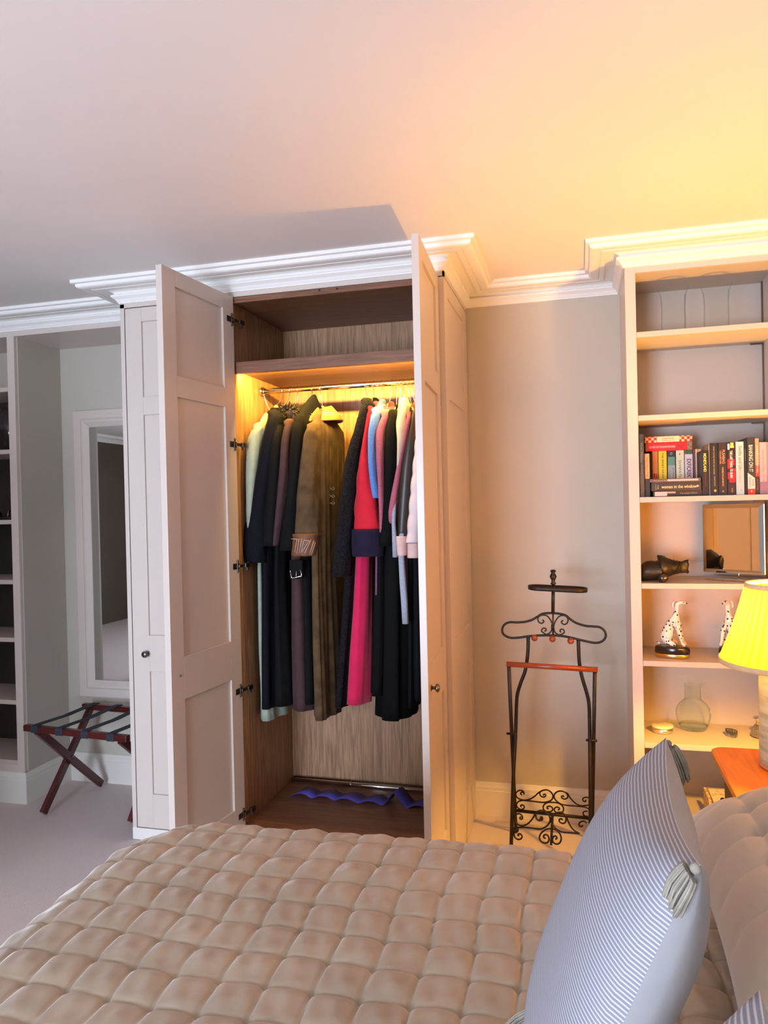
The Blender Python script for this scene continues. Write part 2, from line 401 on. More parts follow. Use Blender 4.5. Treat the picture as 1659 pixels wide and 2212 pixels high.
# chrome poles and the purple strip on the wardrobe floor
b = MB(); pa, pb = at_z(629, 1690, ZI+.012), at_z(918, 1708, ZI+.012)
pa = Vector((XI0+.01, 3.395, ZI+.0105)); pb = Vector((XI1-.005, 3.375, ZI+.0105))
b.tube([pa, pb], .0095, 14); s_ = pa.lerp(pb, .36); b.tube([s_, s_+Vector((.006, 0, 0))], .0115, 14)
tag(b.build('metal_pole', M['chrome']), 'chrome pole lying along the back of the wardrobe floor, nearer of two', 'pole')
b = MB(); b.tube([(XI0+.006, 3.428, ZI+.0075), (XI1-.006, 3.422, ZI+.0075)], .007, 12)
tag(b.build('metal_pole', M['steel_dark']), 'thin dull metal pole tight against the back panel of the wardrobe', 'pole')
# zig-zag strip: measured from left to right, top of each fold
zz = [(-1.335, 0), (-1.30, .018), (-1.262, .020), (-1.225, .004), (-1.19, .017), (-1.15, .018), (-1.115, .003), (-1.08, .016), (-1.04, .015), (-1.0, .002), (-.965, .013), (-.925, .016), (-.885, .002), (-.86, .03), (-.835, .062), (-.805, .035), (-.772, .002), (-.74, .014), (-.705, .017), (-.672, .002), (-.64, .016), (-.60, .018), (-.565, .002)]
zz = [(lerp(-1.335, -.565, (x+1.335)/.77), z) for x, z in zz]
cr = crom([(x, z, 0) for x, z in zz], 4)
P0 = [(c.x, 3.20-.03*(c.x+1.3), ZI+.002+max(0, c.y)) for c in cr]; P1 = [(c.x+.02, 3.285-.03*(c.x+1.3), ZI+.002+max(0, c.y)) for c in cr]
o = MB().grid([P0, P1]).build('folded_strip', M_purple, solid=.0012)
tag(o, 'crumpled purple card strip lying on the wardrobe floor', 'card strip')
# ------------------------------------------------------------------ left shelf unit and wall mirror
lu = thing('shelf_unit', 'built-in shelf unit at the far left with deep dark shelves', 'shelves', (-3.5, 3.3, 0))
L = lambda mb, n, m, bv=0: keep(mb.build(n, m, None, bv), lu)
L(MB().box(-2.768, -2.726, YL, YL+.022, .152, 2.342), 'stile', M['paint'])
L(MB().box(-2.768, -2.722, YL+.02, YA-.001, .152, 2.342), 'side_panel', M['wall'])
L(MB().box(-4.2, -2.768, YL, YL+.022, .152, .188), 'bottom_rail', M['paint'])
L(MB().box(-4.2, -2.768, YA-.03, YA-.002, 2.07, 2.342), 'back_panel', M['paint_in'])
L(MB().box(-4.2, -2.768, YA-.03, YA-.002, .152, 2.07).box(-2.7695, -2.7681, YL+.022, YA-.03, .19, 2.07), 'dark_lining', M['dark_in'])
L(MB().box(-4.24, -4.2, YL, YA-.002, .002, 2.342), 'side_panel', M['paint'])
LZ = (2.070, 1.757, 1.403, 1.100, .808, .492)
for z in (.188,)+LZ: L(MB().box(-4.2, -2.7705, YL+.002, YA-.03, z-.001, z+.021), 'shelf', M['paint_in'], .001)
mr = thing('wall_mirror', 'tall wall mirror in a wide pale frame at the back of the left alcove', 'mirror', (-2.3, YA, 1.2))
mx0, mx1, mz0, mz1 = -2.628, -2.05, .464, 1.997
def frame(mb, x0, x1, z0, z1, y_wall, prof):
    """picture-frame moulding: prof = (inset, height off wall)"""
    R = []
    for (cx, cz, sx, sz) in ((x0, z0, 1, 1), (x1, z0, -1, 1), (x1, z1, -1, -1), (x0, z1, 1, -1)):
        R.append([(cx+sx*i, y_wall-h, cz+sz*i) for i, h in prof])
    return mb.rings(R, closed=True, smooth=False)
keep(frame(MB(), mx0, mx1, mz0, mz1, YA, [(0, 0), (0, .028), (.042, .028), (.052, .034), (.062, .034), (.088, .016), (.088, 0)]).build('frame', M['paint']), mr)
keep(MB().box(mx0+.086, mx1-.086, YA-.012, YA-.003, mz0+.086, mz1-.086).build('glass', M['mirror']), mr)
# dark jar and shoes on the left unit
o = MB().lathe([(0, 0), (.06, 0), (.075, .02), (.082, .10), (.08, .17), (.06, .215), (.05, .23), (.056, .245), (.05, .245), (.044, .23), (0, .225)], (-2.845, 3.24, 1.779), 32).build('jar', mat('dark_glazed', S(40, 30, 30), .12))
tag(o, 'dark glazed jar at the far left edge on the second shelf down', 'jar')
sh = thing('sandal', 'dark strappy sandal on the left unit near the picture edge', 'shoe', (-2.895, 3.2, 1.121+.304))
sole = MB(); pr = [(-.11, .028), (-.06, .036), (0, .030), (.05, .038), (.09, .036), (.115, .012)]
sole.rings([[(x, y*w_/.03, z) for y, z in ((-.03, .002), (.03, .002), (.03, .012), (-.03, .012))] for x, w_ in pr])
sole.build('sole', M['black_gloss'], sh)
for xx, hh in ((-.07, .05), (-.03, .045), (.06, .05)):
    MB().tube([(xx, -.03, .01), (xx, -.022, hh*.8), (xx, 0, hh), (xx, .022, hh*.8), (xx, .03, .01)], .005, 8).build('strap', M['nickel'] if xx > 0 else M['black_gloss'], sh)

# ------------------------------------------------------------------ bookcase
bc = thing('bookcase', 'tall built-in painted bookcase at the right with seven open compartments', 'bookcase', (.5, 3.25, 0))
B = lambda mb, n, m, bv=0: keep(mb.build(n, m, None, bv), bc)
BX0, BX1, BYB = .225, .742, 3.385
B(MB().box(.185, BX0, YB, YB+.022, .002, 2.366).box(.185, .2, YB+.02, YA-.001, .002, 2.366), 'side_panel', M['paint'], .001)
B(MB().box(.205, BX0, YB+.02, BYB, .1, 2.342), 'lining', M['paint_in'])
B(MB().box(BX1, XR-.001, YB, YB+.022, .002, 2.366).box(BX1, BX1+.02, YB+.02, BYB, .1, 2.342), 'side_panel', M['paint'])
B(MB().box(BX0, BX1, YB, YB+.022, 2.342, 2.366), 'top_rail', M['paint'])
B(MB().box(.205, BX1+.01, YB+.022, BYB, 2.342, 2.36), 'top_board', M['paint_in'])
B(MB().box(.205, BX1+.01, BYB, BYB+.012, .1, 2.35), 'back_panel', M['paint_in'])
BZ = (2.111, 1.784, 1.463, 1.124, .819, .496, .19)
for z in BZ: B(MB().box(BX0+.001, BX1-.001, YB+.003, BYB-.001, z-.021, z), 'shelf', M['paint_in'], .001)
B(MB().box(BX0, BX1, YB+.004, YB+.02, .002, .169), 'plinth', M['paint'])
for z0, z1 in zip(BZ[1:], [z-.021 for z in BZ[:-1]]):
    B(MB().box(BX1-.004, BX1, BYB-.030, BYB-.012, z0+.001, z1-.001), 'shelf_standard', M['steel_dark'])
B(MB().box(BX1-.004, BX1, BYB-.030, BYB-.012, 2.112, 2.341), 'shelf_standard', M['steel_dark'])
for z in BZ[:3]: B(MB().box(BX1-.05, BX1-.003, BYB-.028, BYB-.02, z-.027, z-.021), 'shelf_clip', M['steel_dark'])

# hurricane jars on the top shelf
def hurricane(): return [(.0, .0), (.036, .0), (.040, .006), (.041, .05), (.040, .10), (.043, .145), (.052, .175), (.0505, .176)]
for px, lab in ((1455, 'clear glass hurricane jar on the top shelf, left of two'), (1548, 'clear glass hurricane jar on the top shelf, right of two')):
    p = at(px, 705, 3.20)
    tag(MB().lathe([(r*1.15, z*1.12) for r, z in hurricane()], (p.x, 3.20, 2.1115), 40).build('glass_jar', M['glass']), lab, 'glass jar', 'clear glass jars on the top bookcase shelf')

# ------------------------------------------------------------------ books
PAGE = mat('paper', S(222, 204, 170), .8)
INK = {}
def ink(c):
    if c not in INK: INK[c] = mat('lettering_ink', S(*c), .5)
    return INK[c]
def cover(c, var=.06): return noisy('book_cover', S(*c), var, 14, .42)
def book(x0, x1, z0, z1, y, depth, col, label, group=None, lying=False, tilt=0, band=None):
    """spine faces -y; cover wraps spine and two boards, pages inside"""
    t = thing('book', label, 'book', ((x0+x1)/2, y, z0), group)
    cx = (x0+x1)/2; c = MB(); T = .0016
    if lying:
        c.box(x0, x1, y, y+depth, z0, z0+T).box(x0, x1, y, y+depth, z1-T, z1).box(x0, x1, y, y+T, z0+T, z1-T)
        pg = MB().box(x0+.002, x1-.002, y+T, y+depth-.003, z0+T, z1-T)
    else:
        c.box(x0, x0+T, y, y+depth, z0, z1).box(x1-T, x1, y, y+depth, z0, z1).box(x0+T, x1-T, y, y+T, z0, z1)
        pg = MB().box(x0+T, x1-T, y+T, y+depth-.003, z0+.002, z1-.002)
    cv = keep(c.build('cover', col, None, .0006), t); pp = keep(pg.build('pages', PAGE), t)
    if tilt: t.rotation_euler = (0, tilt, 0)
    return t
def bt(t, s, x, y, z, ln, h, c, vertical=True, bold=0, name='title'):
    o = text(s, x, y-.0006, z, ln, h, ink(c), None, vertical, name, bold); keep(o, t); return o
def patch(t, x0, x1, z0, z1, y, c, name='spine_panel'):
    return keep(MB().box(x0, x1, y-.0005, y+.0002, z0, z1).build(name, c if not isinstance(c, tuple) else ink(c)), t)
SZ = BZ[2]+.0005
def xs(pa, pb, y): return at(pa, 1000, y).x, at(pb, 1000, y).x
YF, YK = 3.088, 3.215
def vb(pa, pb, ytop, y, depth, col, label, **k):
    a, b_ = xs(pa, pb, y); return a+.0004, b_-.0004, at((pa+pb)/2, ytop, y).z
def vbook(pa, pb, ytop, y, depth, colr, label, var=.05, **k):
    a, b_, z = vb(pa, pb, ytop, y, depth, colr, label)
    t = book(a, b_, SZ, z, y, depth, cover(colr, var), label, **k); return t, (a+b_)/2, b_-a, SZ, z-SZ
GB = 'books on the middle bookcase shelf'
t, x, wd, z, h = vbook(1381.3, 1391.7, 938, YF, .2, (70, 62, 52), 'tall dark mottled hardback against the left end of the book shelf', .5, group=GB)
bt(t, 'The Times Atlas', x, YF, z+h*.62, h*.5, wd*.3, (150, 140, 124)); 
t, x, wd, z, h = vbook(1379.2, 1381.2, 922, YF+.01, .2, (120, 112, 96), 'very thin grey-green book wedged at the left end of the shelf', group=GB)
t, x, wd, z, h = vbook(1392.2, 1403.4, 980, YF+.02, .16, (206, 164, 104), 'worn tan paperback with a dark foot, left of the book stack', .2, group=GB)
patch(t, x-wd*.5, x+wd*.5, z, z+h*.42, YF+.02, (58, 42, 36)); bt(t, 'Days Without End', x, YF+.02, z+h*.7, h*.42, wd*.35, (120, 84, 50))
a, b_ = xs(1403.6, 1407.8, YK); 
t, x, wd, z, h = vbook(1403.8, 1408.6, 981, YK, .13, (26, 14, 16), 'thin black paperback between the tan and orange ones', group=GB)
t, x, wd, z, h = vbook(1408.9, 1421.6, 974, YK, .13, (226, 138, 72), 'orange paperback with dark red lettering at its foot', .12, group=GB)
bt(t, 'UNDER THE', x+wd*.2, YK, z+h*.36, h*.3, wd*.26, (96, 14, 20), bold=.01); bt(t, 'MOON', x-wd*.2, YK, z+h*.36, h*.3, wd*.26, (96, 14, 20), bold=.01)
patch(t, x-wd*.5, x+wd*.5, z, z+h*.5, YK, (214, 96, 54))
t, x, wd, z, h = vbook(1422.3, 1440.6, 974, YK, .135, (250, 208, 10), 'bright yellow paperback under the red books', .02, group=GB)
bt(t, 'THE SPORT OF KINGS  C.', x, YK, z+h*.58, h*.76, wd*.2, (60, 50, 20), bold=.012)
t, x, wd, z, h = vbook(1442.5, 1458.6, 973, YK, .13, (176, 172, 168), 'grey and teal paperback in the standing row', .1, group=GB)
patch(t, x-wd*.5, x+wd*.5, z+h*.86, z+h, YK, (40, 46, 50)); patch(t, x-wd*.5, x+wd*.5, z+h*.68, z+h*.86, YK, (104, 146, 124))
keep(MB().tube([(x+.0035*math.cos(i/2), YK-.0006, z+h*.93+.0045*math.sin(i/2)) for i in range(12)], .0007, 6).build('emblem', ink((235, 230, 220))), t)
bt(t, 'JOANNE', x+wd*.2, YK, z+h*.46, h*.34, wd*.3, (96, 98, 102)); bt(t, 'Cannon', x-wd*.22, YK, z+h*.42, h*.28, wd*.26, (110, 112, 112))
t, x, wd, z, h = vbook(1460.4, 1478, 972, YK, .13, (240, 226, 190), 'cream paperback lettered down its spine in thin grey', .03, group=GB)
bt(t, 'SYMPATHIZER', x-wd*.05, YK, z+h*.48, h*.60, wd*.32, (110, 100, 90)); patch(t, x-.003, x+.001, z+h*.90, z+h*.925, YK, (30, 26, 24), 'emblem')
t, x, wd, z, h = vbook(1479.2, 1496.6, 971, YK, .13, (232, 216, 214), 'pale paperback with bold wine-red lettering and a leafy green top', .03, group=GB)
patch(t, x-wd*.5, x+wd*.5, z+h*.90, z+h, YK, noisy('leafy_print', S(86, 104, 70), .6, 260, .6)); bt(t, 'EXFICREK', x+wd*.02, YK, z+h*.60, h*.40, wd*.56, (132, 22, 46), bold=.02)
keep(MB().tube([(x-.005+.010*i/8, YK-.0006, z+h*.345+.003*math.sin(i)) for i in range(9)], .0008, 6).build('emblem', ink((70, 60, 70))), t)
t, x, wd, z, h = vbook(1497.2, 1501.8, 970, YK, .14, (128, 66, 74), 'slim maroon paperback right of the pale one with wine-red letters', group=GB)
t, x, wd, z, h = vbook(1502.1, 1507.2, 970, YK, .14, (240, 200, 160), 'slim cream and pink book in the standing row', group=GB)
t, x, wd, z, h = vbook(1507.5, 1515.4, 970, YK, .14, (238, 168, 100), 'slim apricot book just left of the black book with yellow letters', group=GB)
t, x, wd, z, h = vbook(1515.9, 1531.0, 973, YF, .15, (30, 20, 18), 'black paperback with yellow capitals, beside the lying stack', group=GB)
bt(t, 'MONEYLAND', x-wd*.05, YF, z+h*.73, h*.41, wd*.42, (246, 226, 90), bold=.02); bt(t, 'OLIVER BULLOUGH', x, YF, z+h*.34, h*.3, wd*.2, (120, 50, 44))
t, x, wd, z, h = vbook(1531.3, 1533.3, 958, YF+.004, .15, (170, 150, 136), 'very thin pale grey book in the standing row', group=GB)
t, x, wd, z, h = vbook(1533.7, 1551, 957, YF, .15, (26, 24, 22), 'black paperback with a long thin line of gold lettering', group=GB)
bt(t, 'THE BOY THE MOLE THE FOX AND THE HORSE', x, YF, z+h*.67, h*.54, wd*.16, (214, 180, 120)); bt(t, 'CHARLIE MACKESY', x+wd*.05, YF, z+h*.27, h*.2, wd*.15, (214, 190, 130))
keep(MB().tube([(x+wd*.1, YF-.0007, z+h*.09), (x+wd*.1, YF+.0002, z+h*.09)], .0048, 20).build('emblem', ink((220, 150, 70))), t)
t, x, wd, z, h = vbook(1551.4, 1570.6, 956, YF, .15, (40, 26, 26), 'dark brown paperback with orange capitals in two sizes', group=GB)
bt(t, 'FLEABAG', x+wd*.12, YF, z+h*.73, h*.26, wd*.32, (240, 170, 120)); bt(t, 'THE SCRIPTURES', x-wd*.24, YF, z+h*.72, h*.25, wd*.18, (226, 150, 90), bold=.01)
bt(t, 'PHOEBE WALLER-BRIDGE', x, YF, z+h*.35, h*.36, wd*.18, (238, 180, 110), bold=.01); bt(t, 'S', x, YF, z+h*.075, .006, .005, (235, 225, 210), False, name='emblem')
t, x, wd, z, h = vbook(1571, 1588.8, 955, YF, .15, (40, 16, 18), 'red and black patterned paperback with white block capitals', group=GB)
for i, (za, zb, xa, xb) in enumerate(((.56, .68, -.5, .4), (.30, .43, -.5, .5), (.44, .5, -.1, .5), (.24, .3, -.3, .45), (.5, .56, -.5, 0))): patch(t, x+wd*xa, x+wd*xb, z+h*za, z+h*zb, YF, (206, 26, 44))
for xa, xb, za, zb in ((-.45, -.2, .86, .97), (-.1, .3, .93, .99), (-.15, .35, .89, .93)): patch(t, x+wd*xa, x+wd*xb, z+h*za, z+h*zb, YF, (238, 196, 90) if xa > -.3 else (240, 232, 220))
bt(t, 'THE LAST THING  TO BURN', x-wd*.02, YF, z+h*.58, h*.52, wd*.34, (246, 222, 206), bold=.03); bt(t, 'VOX', x+wd*.05, YF, z+h*.09, h*.09, wd*.2, (200, 180, 176))
t, x, wd, z, h = vbook(1589.3, 1607.2, 954, YF, .16, (178, 194, 198), 'pale blue-grey book with soft grey title lettering', .04, group=GB)
bt(t, 'Swifts and Us', x+wd*.06, YF, z+h*.70, h*.44, wd*.44, (82, 92, 100)); bt(t, 'Sarah Gibson', x, YF, z+h*.36, h*.26, wd*.26, (206, 150, 150)); bt(t, 'wc', x+wd*.1, YF, z+h*.09, .006, .005, (70, 76, 80), False, name='emblem')
t, x, wd, z, h = vbook(1607.8, 1613.8, 951.5, YF+.002, .15, (24, 20, 20), 'narrow black book squeezed left of the tallest navy one', group=GB)
patch(t, x-wd*.2, x-wd*.05, z+h*.62, z+h*.84, YF+.002, (120, 112, 110), 'title')
t, x, wd, z, h = vbook(1614.1, 1630.9, 944.5, YF, .19, (48, 44, 52), 'tallest dark hardback with large pale capitals and a white and red foot', group=GB)
bt(t, 'BANKING ON IT', x-wd*.02, YF, z+h*.63, h*.47, wd*.52, (206, 222, 204), bold=.01)
keep(MB().prism([(x-wd*.49, z+h*.10), (x+wd*.49, z+h*.10), (x+wd*.49, z+h*.285), (x-wd*.49, z+h*.385)], YF-.0004, YF+.0002).build('spine_panel', ink((226, 214, 200))), t)
patch(t, x-wd*.49, x+wd*.49, z, z+h*.10, YF, (196, 56, 44)); bt(t, 'ANNE', x+wd*.2, YF, z+h*.21, h*.12, wd*.24, (70, 66, 64)); bt(t, 'BODEN', x-wd*.2, YF, z+h*.22, h*.17, wd*.24, (70, 66, 64)); patch(t, x-.0015, x+.0015, z+h*.045, z+h*.075, YF-.0002, (240, 228, 214), 'emblem')
t, x, wd, z, h = vbook(1631.3, 1640.2, 947, YF, .15, (214, 150, 120), 'slim salmon and red book with a black foot', .1, group=GB)
patch(t, x-wd*.5, x+wd*.5, z, z+h*.32, YF, (44, 26, 26)); patch(t, x-wd*.5, x+wd*.5, z+h*.32, z+h*.52, YF, (196, 70, 54)); bt(t, 'ANGELA CARTER', x, YF-.0004, z+h*.63, h*.5, wd*.36, (248, 226, 200), bold=.01); bt(t, 'STAR', x, YF-.0004, z+h*.17, h*.2, wd*.2, (170, 140, 136))
t, x, wd, z, h = vbook(1640.7, 1657, 955, YF, .15, (222, 166, 172), 'pink paperback with a mauve foot at the right of the row', .03, group=GB)
patch(t, x-wd*.5, x+wd*.5, z, z+h*.24, YF, (140, 110, 140)); bt(t, 'Sorrow and Bliss', x+wd*.02, YF, z+h*.64, h*.42, wd*.36, (180, 128, 140)); bt(t, 'MEG MASON', x, YF, z+h*.28, h*.2, wd*.2, (150, 110, 130)); bt(t, 'w', x, YF, z+h*.06, .005, .004, (50, 40, 50), False, name='emblem')
t, x, wd, z, h = vbook(1657.3, 1672, 955, YF, .15, (226, 150, 160), 'rose-pink paperback cut by the right picture edge', .03, group=GB)
# lying books
def lbook(pa, pb, z0, th, y, depth, colr, label, var=.05):
    a, b_ = xs(pa, pb, y); t = book(a, b_, z0, z0+th, y, depth, cover(colr, var), label, GB, True); return t, (a+b_)/2, b_-a, a, b_
t, x, wd, a, b_ = lbook(1412, 1515.5, SZ, .0215, YF, .12, (40, 32, 30), 'dark lying paperback with a pink end, bottom of the low stack')
patch(t, a+.002, a+wd*.27, SZ+.002, SZ+.019, YF, (226, 190, 184)); patch(t, a+wd*.27, a+wd*.45, SZ+.012, SZ+.019, YF, (196, 150, 134)); bt(t, 'The Longest Silence', a+wd*.72, YF, SZ+.011, wd*.36, .0065, (190, 176, 160), False)
t, x, wd, a, b_ = lbook(1407, 1514.5, SZ+.0222, .0335, YF, .12, (52, 42, 36), 'thick black lying book with a cream lower-case title, middle of the low stack')
bt(t, 'woman in the window', x+wd*.05, YF, SZ+.038, wd*.71, .0125, (244, 226, 170), False, .01); bt(t, 'THE', a+wd*.125, YF, SZ+.038, .016, .004, (230, 210, 170)); bt(t, 'A J FINN', a+wd*.08, YF, SZ+.038, .022, .0035, (220, 200, 170)); patch(t, b_-wd*.095, b_-wd*.065, SZ+.035, SZ+.042, YF, (236, 228, 214), 'emblem'); patch(t, b_-wd*.055, b_-wd*.045, SZ+.035, SZ+.042, YF, (160, 150, 140), 'emblem')
t, x, wd, a, b_ = lbook(1402.8, 1513.5, SZ+.0562, .0135, YF, .12, (96, 80, 78), 'thin grey lying paperback with a pink strip, top of the low stack')
patch(t, a+wd*.35, a+wd*.95, SZ+.060, SZ+.067, YF, (214, 190, 192)); bt(t, "Man's Search For Meaning", a+wd*.22, YF, SZ+.0628, wd*.27, .005, (200, 180, 170), False)
zt = at(1440, 975, YK).z+.002
t, x, wd, a, b_ = lbook(1395, 1496, zt, .0345, YK-.004, .12, (226, 30, 34), 'red book with white capitals lying on the standing row, lower of two')
bt(t, 'DO NOT SAY WE HAVE NOTHING', a+wd*.36, YK-.004, zt+.0165, wd*.56, .0085, (250, 214, 196), False, .015); bt(t, 'Madeleine', a+wd*.77, YK-.004, zt+.021, wd*.18, .006, (120, 10, 24), False); bt(t, 'Thien', a+wd*.77, YK-.004, zt+.012, wd*.1, .006, (120, 10, 24), False)
patch(t, b_-wd*.10, b_-.0005, zt+.001, zt+.0335, YK-.004, noisy('stone_print', S(140, 124, 96), .4, 120, .6)); patch(t, a+.0005, a+wd*.045, zt+.001, zt+.0335, YK-.004, (140, 104, 62))
z2 = zt+.035
gm = mat('red_gingham', (1, 1, 1), .5); v = coords(gm, (95, 95, 95)); ck = nd(gm, 'ShaderNodeTexChecker'); ck.inputs['Scale'].default_value = 1; ck.inputs['Color1'].default_value = (*S(206, 40, 36), 1); ck.inputs['Color2'].default_value = (*S(250, 206, 150), 1); lk(gm, v, ck.inputs['Vector']); lk(gm, ck.outputs[0], bsdf(gm).inputs['Base Color'])
t, x, wd, a, b_ = lbook(1394, 1496.5, z2, .0245, YK-.004, .12, (222, 60, 44), 'red gingham book with a cream centre, top of the two lying on the row')
patch(t, a, b_, z2+.0003, z2+.0242, YK-.004, gm, 'gingham_print'); patch(t, a+wd*.26, a+wd*.73, z2+.001, z2+.0238, YK-.0046, (248, 226, 176)); bt(t, 'Sweet Bitter', x, YK-.0056, z2+.016, wd*.24, .0055, (120, 96, 70), False); bt(t, 'Where Love is not', x, YK-.0056, z2+.008, wd*.26, .0045, (130, 104, 80), False)
# ------------------------------------------------------------------ things on the lower bookcase shelves
def skin(name, V, E_, R, material, parent=None, sub=2, world=None):
    me = bpy.data.meshes.new(name); me.from_pydata([tuple(v) for v in V], E_, []); o = bpy.data.objects.new(name, me); COL.objects.link(o)
    md = o.modifiers.new('s', 'SKIN'); md.use_smooth_shade = True; md.branch_smoothing = .4
    o.modifiers.new('u', 'SUBSURF').levels = sub
    for i, sv in enumerate(me.skin_vertices[0].data):
        r = R[i]; sv.radius = r if isinstance(r, tuple) else (r, r); sv.use_root = (i == 0)
    bpy.context.view_layer.update()
    m2 = bpy.data.meshes.new_from_object(o.evaluated_get(bpy.context.evaluated_depsgraph_get()))
    bpy.data.objects.remove(o); m2.name = name
    for p in m2.polygons: p.use_smooth = True
    m2.materials.clear(); m2.materials.append(material)
    o = bpy.data.objects.new(name, m2); COL.objects.link(o); o.parent = parent; return o
# black ruched gloves-like ornament with a big black stone
yk = 3.16; q0 = at(1384, 1245, yk); zs4 = BZ[3]
orn = thing('leather_glove', 'glossy black ruched glove with a flared cuff lying on the shelf beside the mirror', 'glove', (q0.x+.09, yk, zs4+.002))
glv = mat('black_leather', (.008, .007, .007), .42, 0, .35)
def Xp(px, py, y=yk): p = at(px, py, y); return (p.x-orn.location.x, y-yk, p.z-orn.location.z)
rows = [(1383.5, 1210, 1242), (1388, 1208, 1246), (1396, 1206.5, 1248), (1406, 1205.5, 1248), (1415, 1205.5, 1247), (1421, 1203, 1246), (1427, 1202, 1247)]
b = MB(); R = []
for i, (px, ya, yb) in enumerate(rows):
    c1, c2 = Xp(px, ya), Xp(px, yb); cz = max((c1[2]+c2[2])/2, .0); rz = (c1[2]-c2[2])/2; cz = rz+.001
    R.append([(c1[0], math.cos(a)*rz*1.2, cz+math.sin(a)*rz*(1+.03*math.sin(3*a+i))) for a in [2*PI*j/28 for j in range(28)]])
b.rings(R).build('hand', glv, orn)
rows = [(1422, 1198.5, 1243), (1428, 1200, 1248), (1434, 1202, 1250), (1441, 1205, 1248), (1448, 1208, 1244), (1456, 1211, 1241), (1464, 1212, 1239), (1471, 1213, 1237.5), (1480, 1210, 1237.5), (1486.5, 1208.5, 1238.5)]
b = MB(); R = []
for i, (px, ya, yb) in enumerate(rows):
    c1, c2 = Xp(px, ya), Xp(px, yb); cz = (c1[2]+c2[2])/2; rz = (c1[2]-c2[2])/2
    R.append([(c1[0]+.002*math.sin(5*a), math.cos(a)*rz*(1.1 if i < 7 else .35+.02*math.sin(6*a)), cz+math.sin(a)*rz*(1+.05*math.sin(7*a+i*2))) for a in [2*PI*j/40 for j in range(40)]])
b.rings(R).build('ruched_cuff', glv, orn)
b = MB()
for i in range(7):
    px = 1430+i*6; c1, c2 = Xp(px, 1204+i*1.3), Xp(px+2, 1247-i*1.6); rz = (c1[2]-c2[2])/2; cz = (c1[2]+c2[2])/2
    b.tube([(c1[0]+.004*math.sin(a*2+i), -math.cos(a)*rz*1.12, cz+math.sin(a)*rz*1.03) for a in [-1.4+2.8*j/14 for j in range(15)]], .0016, 6)
b.build('gathering', glv, orn)
b = MB(); c = Xp(1430, 1247); cc = Vector((c[0], -.05, .016))
b.sphere((0, 0, 0), 1, 20, (.021, .012, .0175))
for v in b.bm.verts: v.co = Matrix.Rotation(-.5, 3, 'Y') @ v.co + cc
b.build('stone_button', noisy('dark_glass', S(40, 34, 34), .3, 60, .08), orn)

# tabletop mirror
ym = 3.215
c0, c1, c2, c3 = at(1521.8, 1091, ym), at(1639.4, 1085.3, ym), at(1642, 1241.7, ym), at(1523.7, 1238, ym)
tm = thing('vanity_mirror', 'square tabletop mirror with a slanted rim, on a chrome foot below the books', 'mirror', ((c0.x+c1.x)/2, ym, zs4+.001))
tm.rotation_euler = (0, 0, -.61); mw, mh = (c1.x-c0.x)/2/math.cos(.61)*.98, (c0.z-c3.z)/2; mc = (c0.z+c3.z)/2 - tm.location.z
b = MB(); R = []
for ins, y in ((0, .012), (0, 0), (.014, -.0025)):
    R.append([(-mw+ins, y, mc-mh+ins), (mw-ins, y, mc-mh+ins), (mw-ins, y, mc+mh-ins), (-mw+ins, y, mc+mh-ins)])
o = b.rings(R, True, smooth=False).build('mirror_glass', M['mirror'], tm)
MB().box(-mw-.002, mw+.002, .0125, .016, mc-mh-.002, mc+mh+.002).build('backing', M['silver'], tm)
MB().tube([(.02, .008, mc-mh+.01), (.02, .008, .010)], .004, 10).build('stem', M['chrome'], tm)
MB().box(-mw+.03, mw-.02, -.05, .05, .0, .009).build('base', M['chrome'], tm, .001)

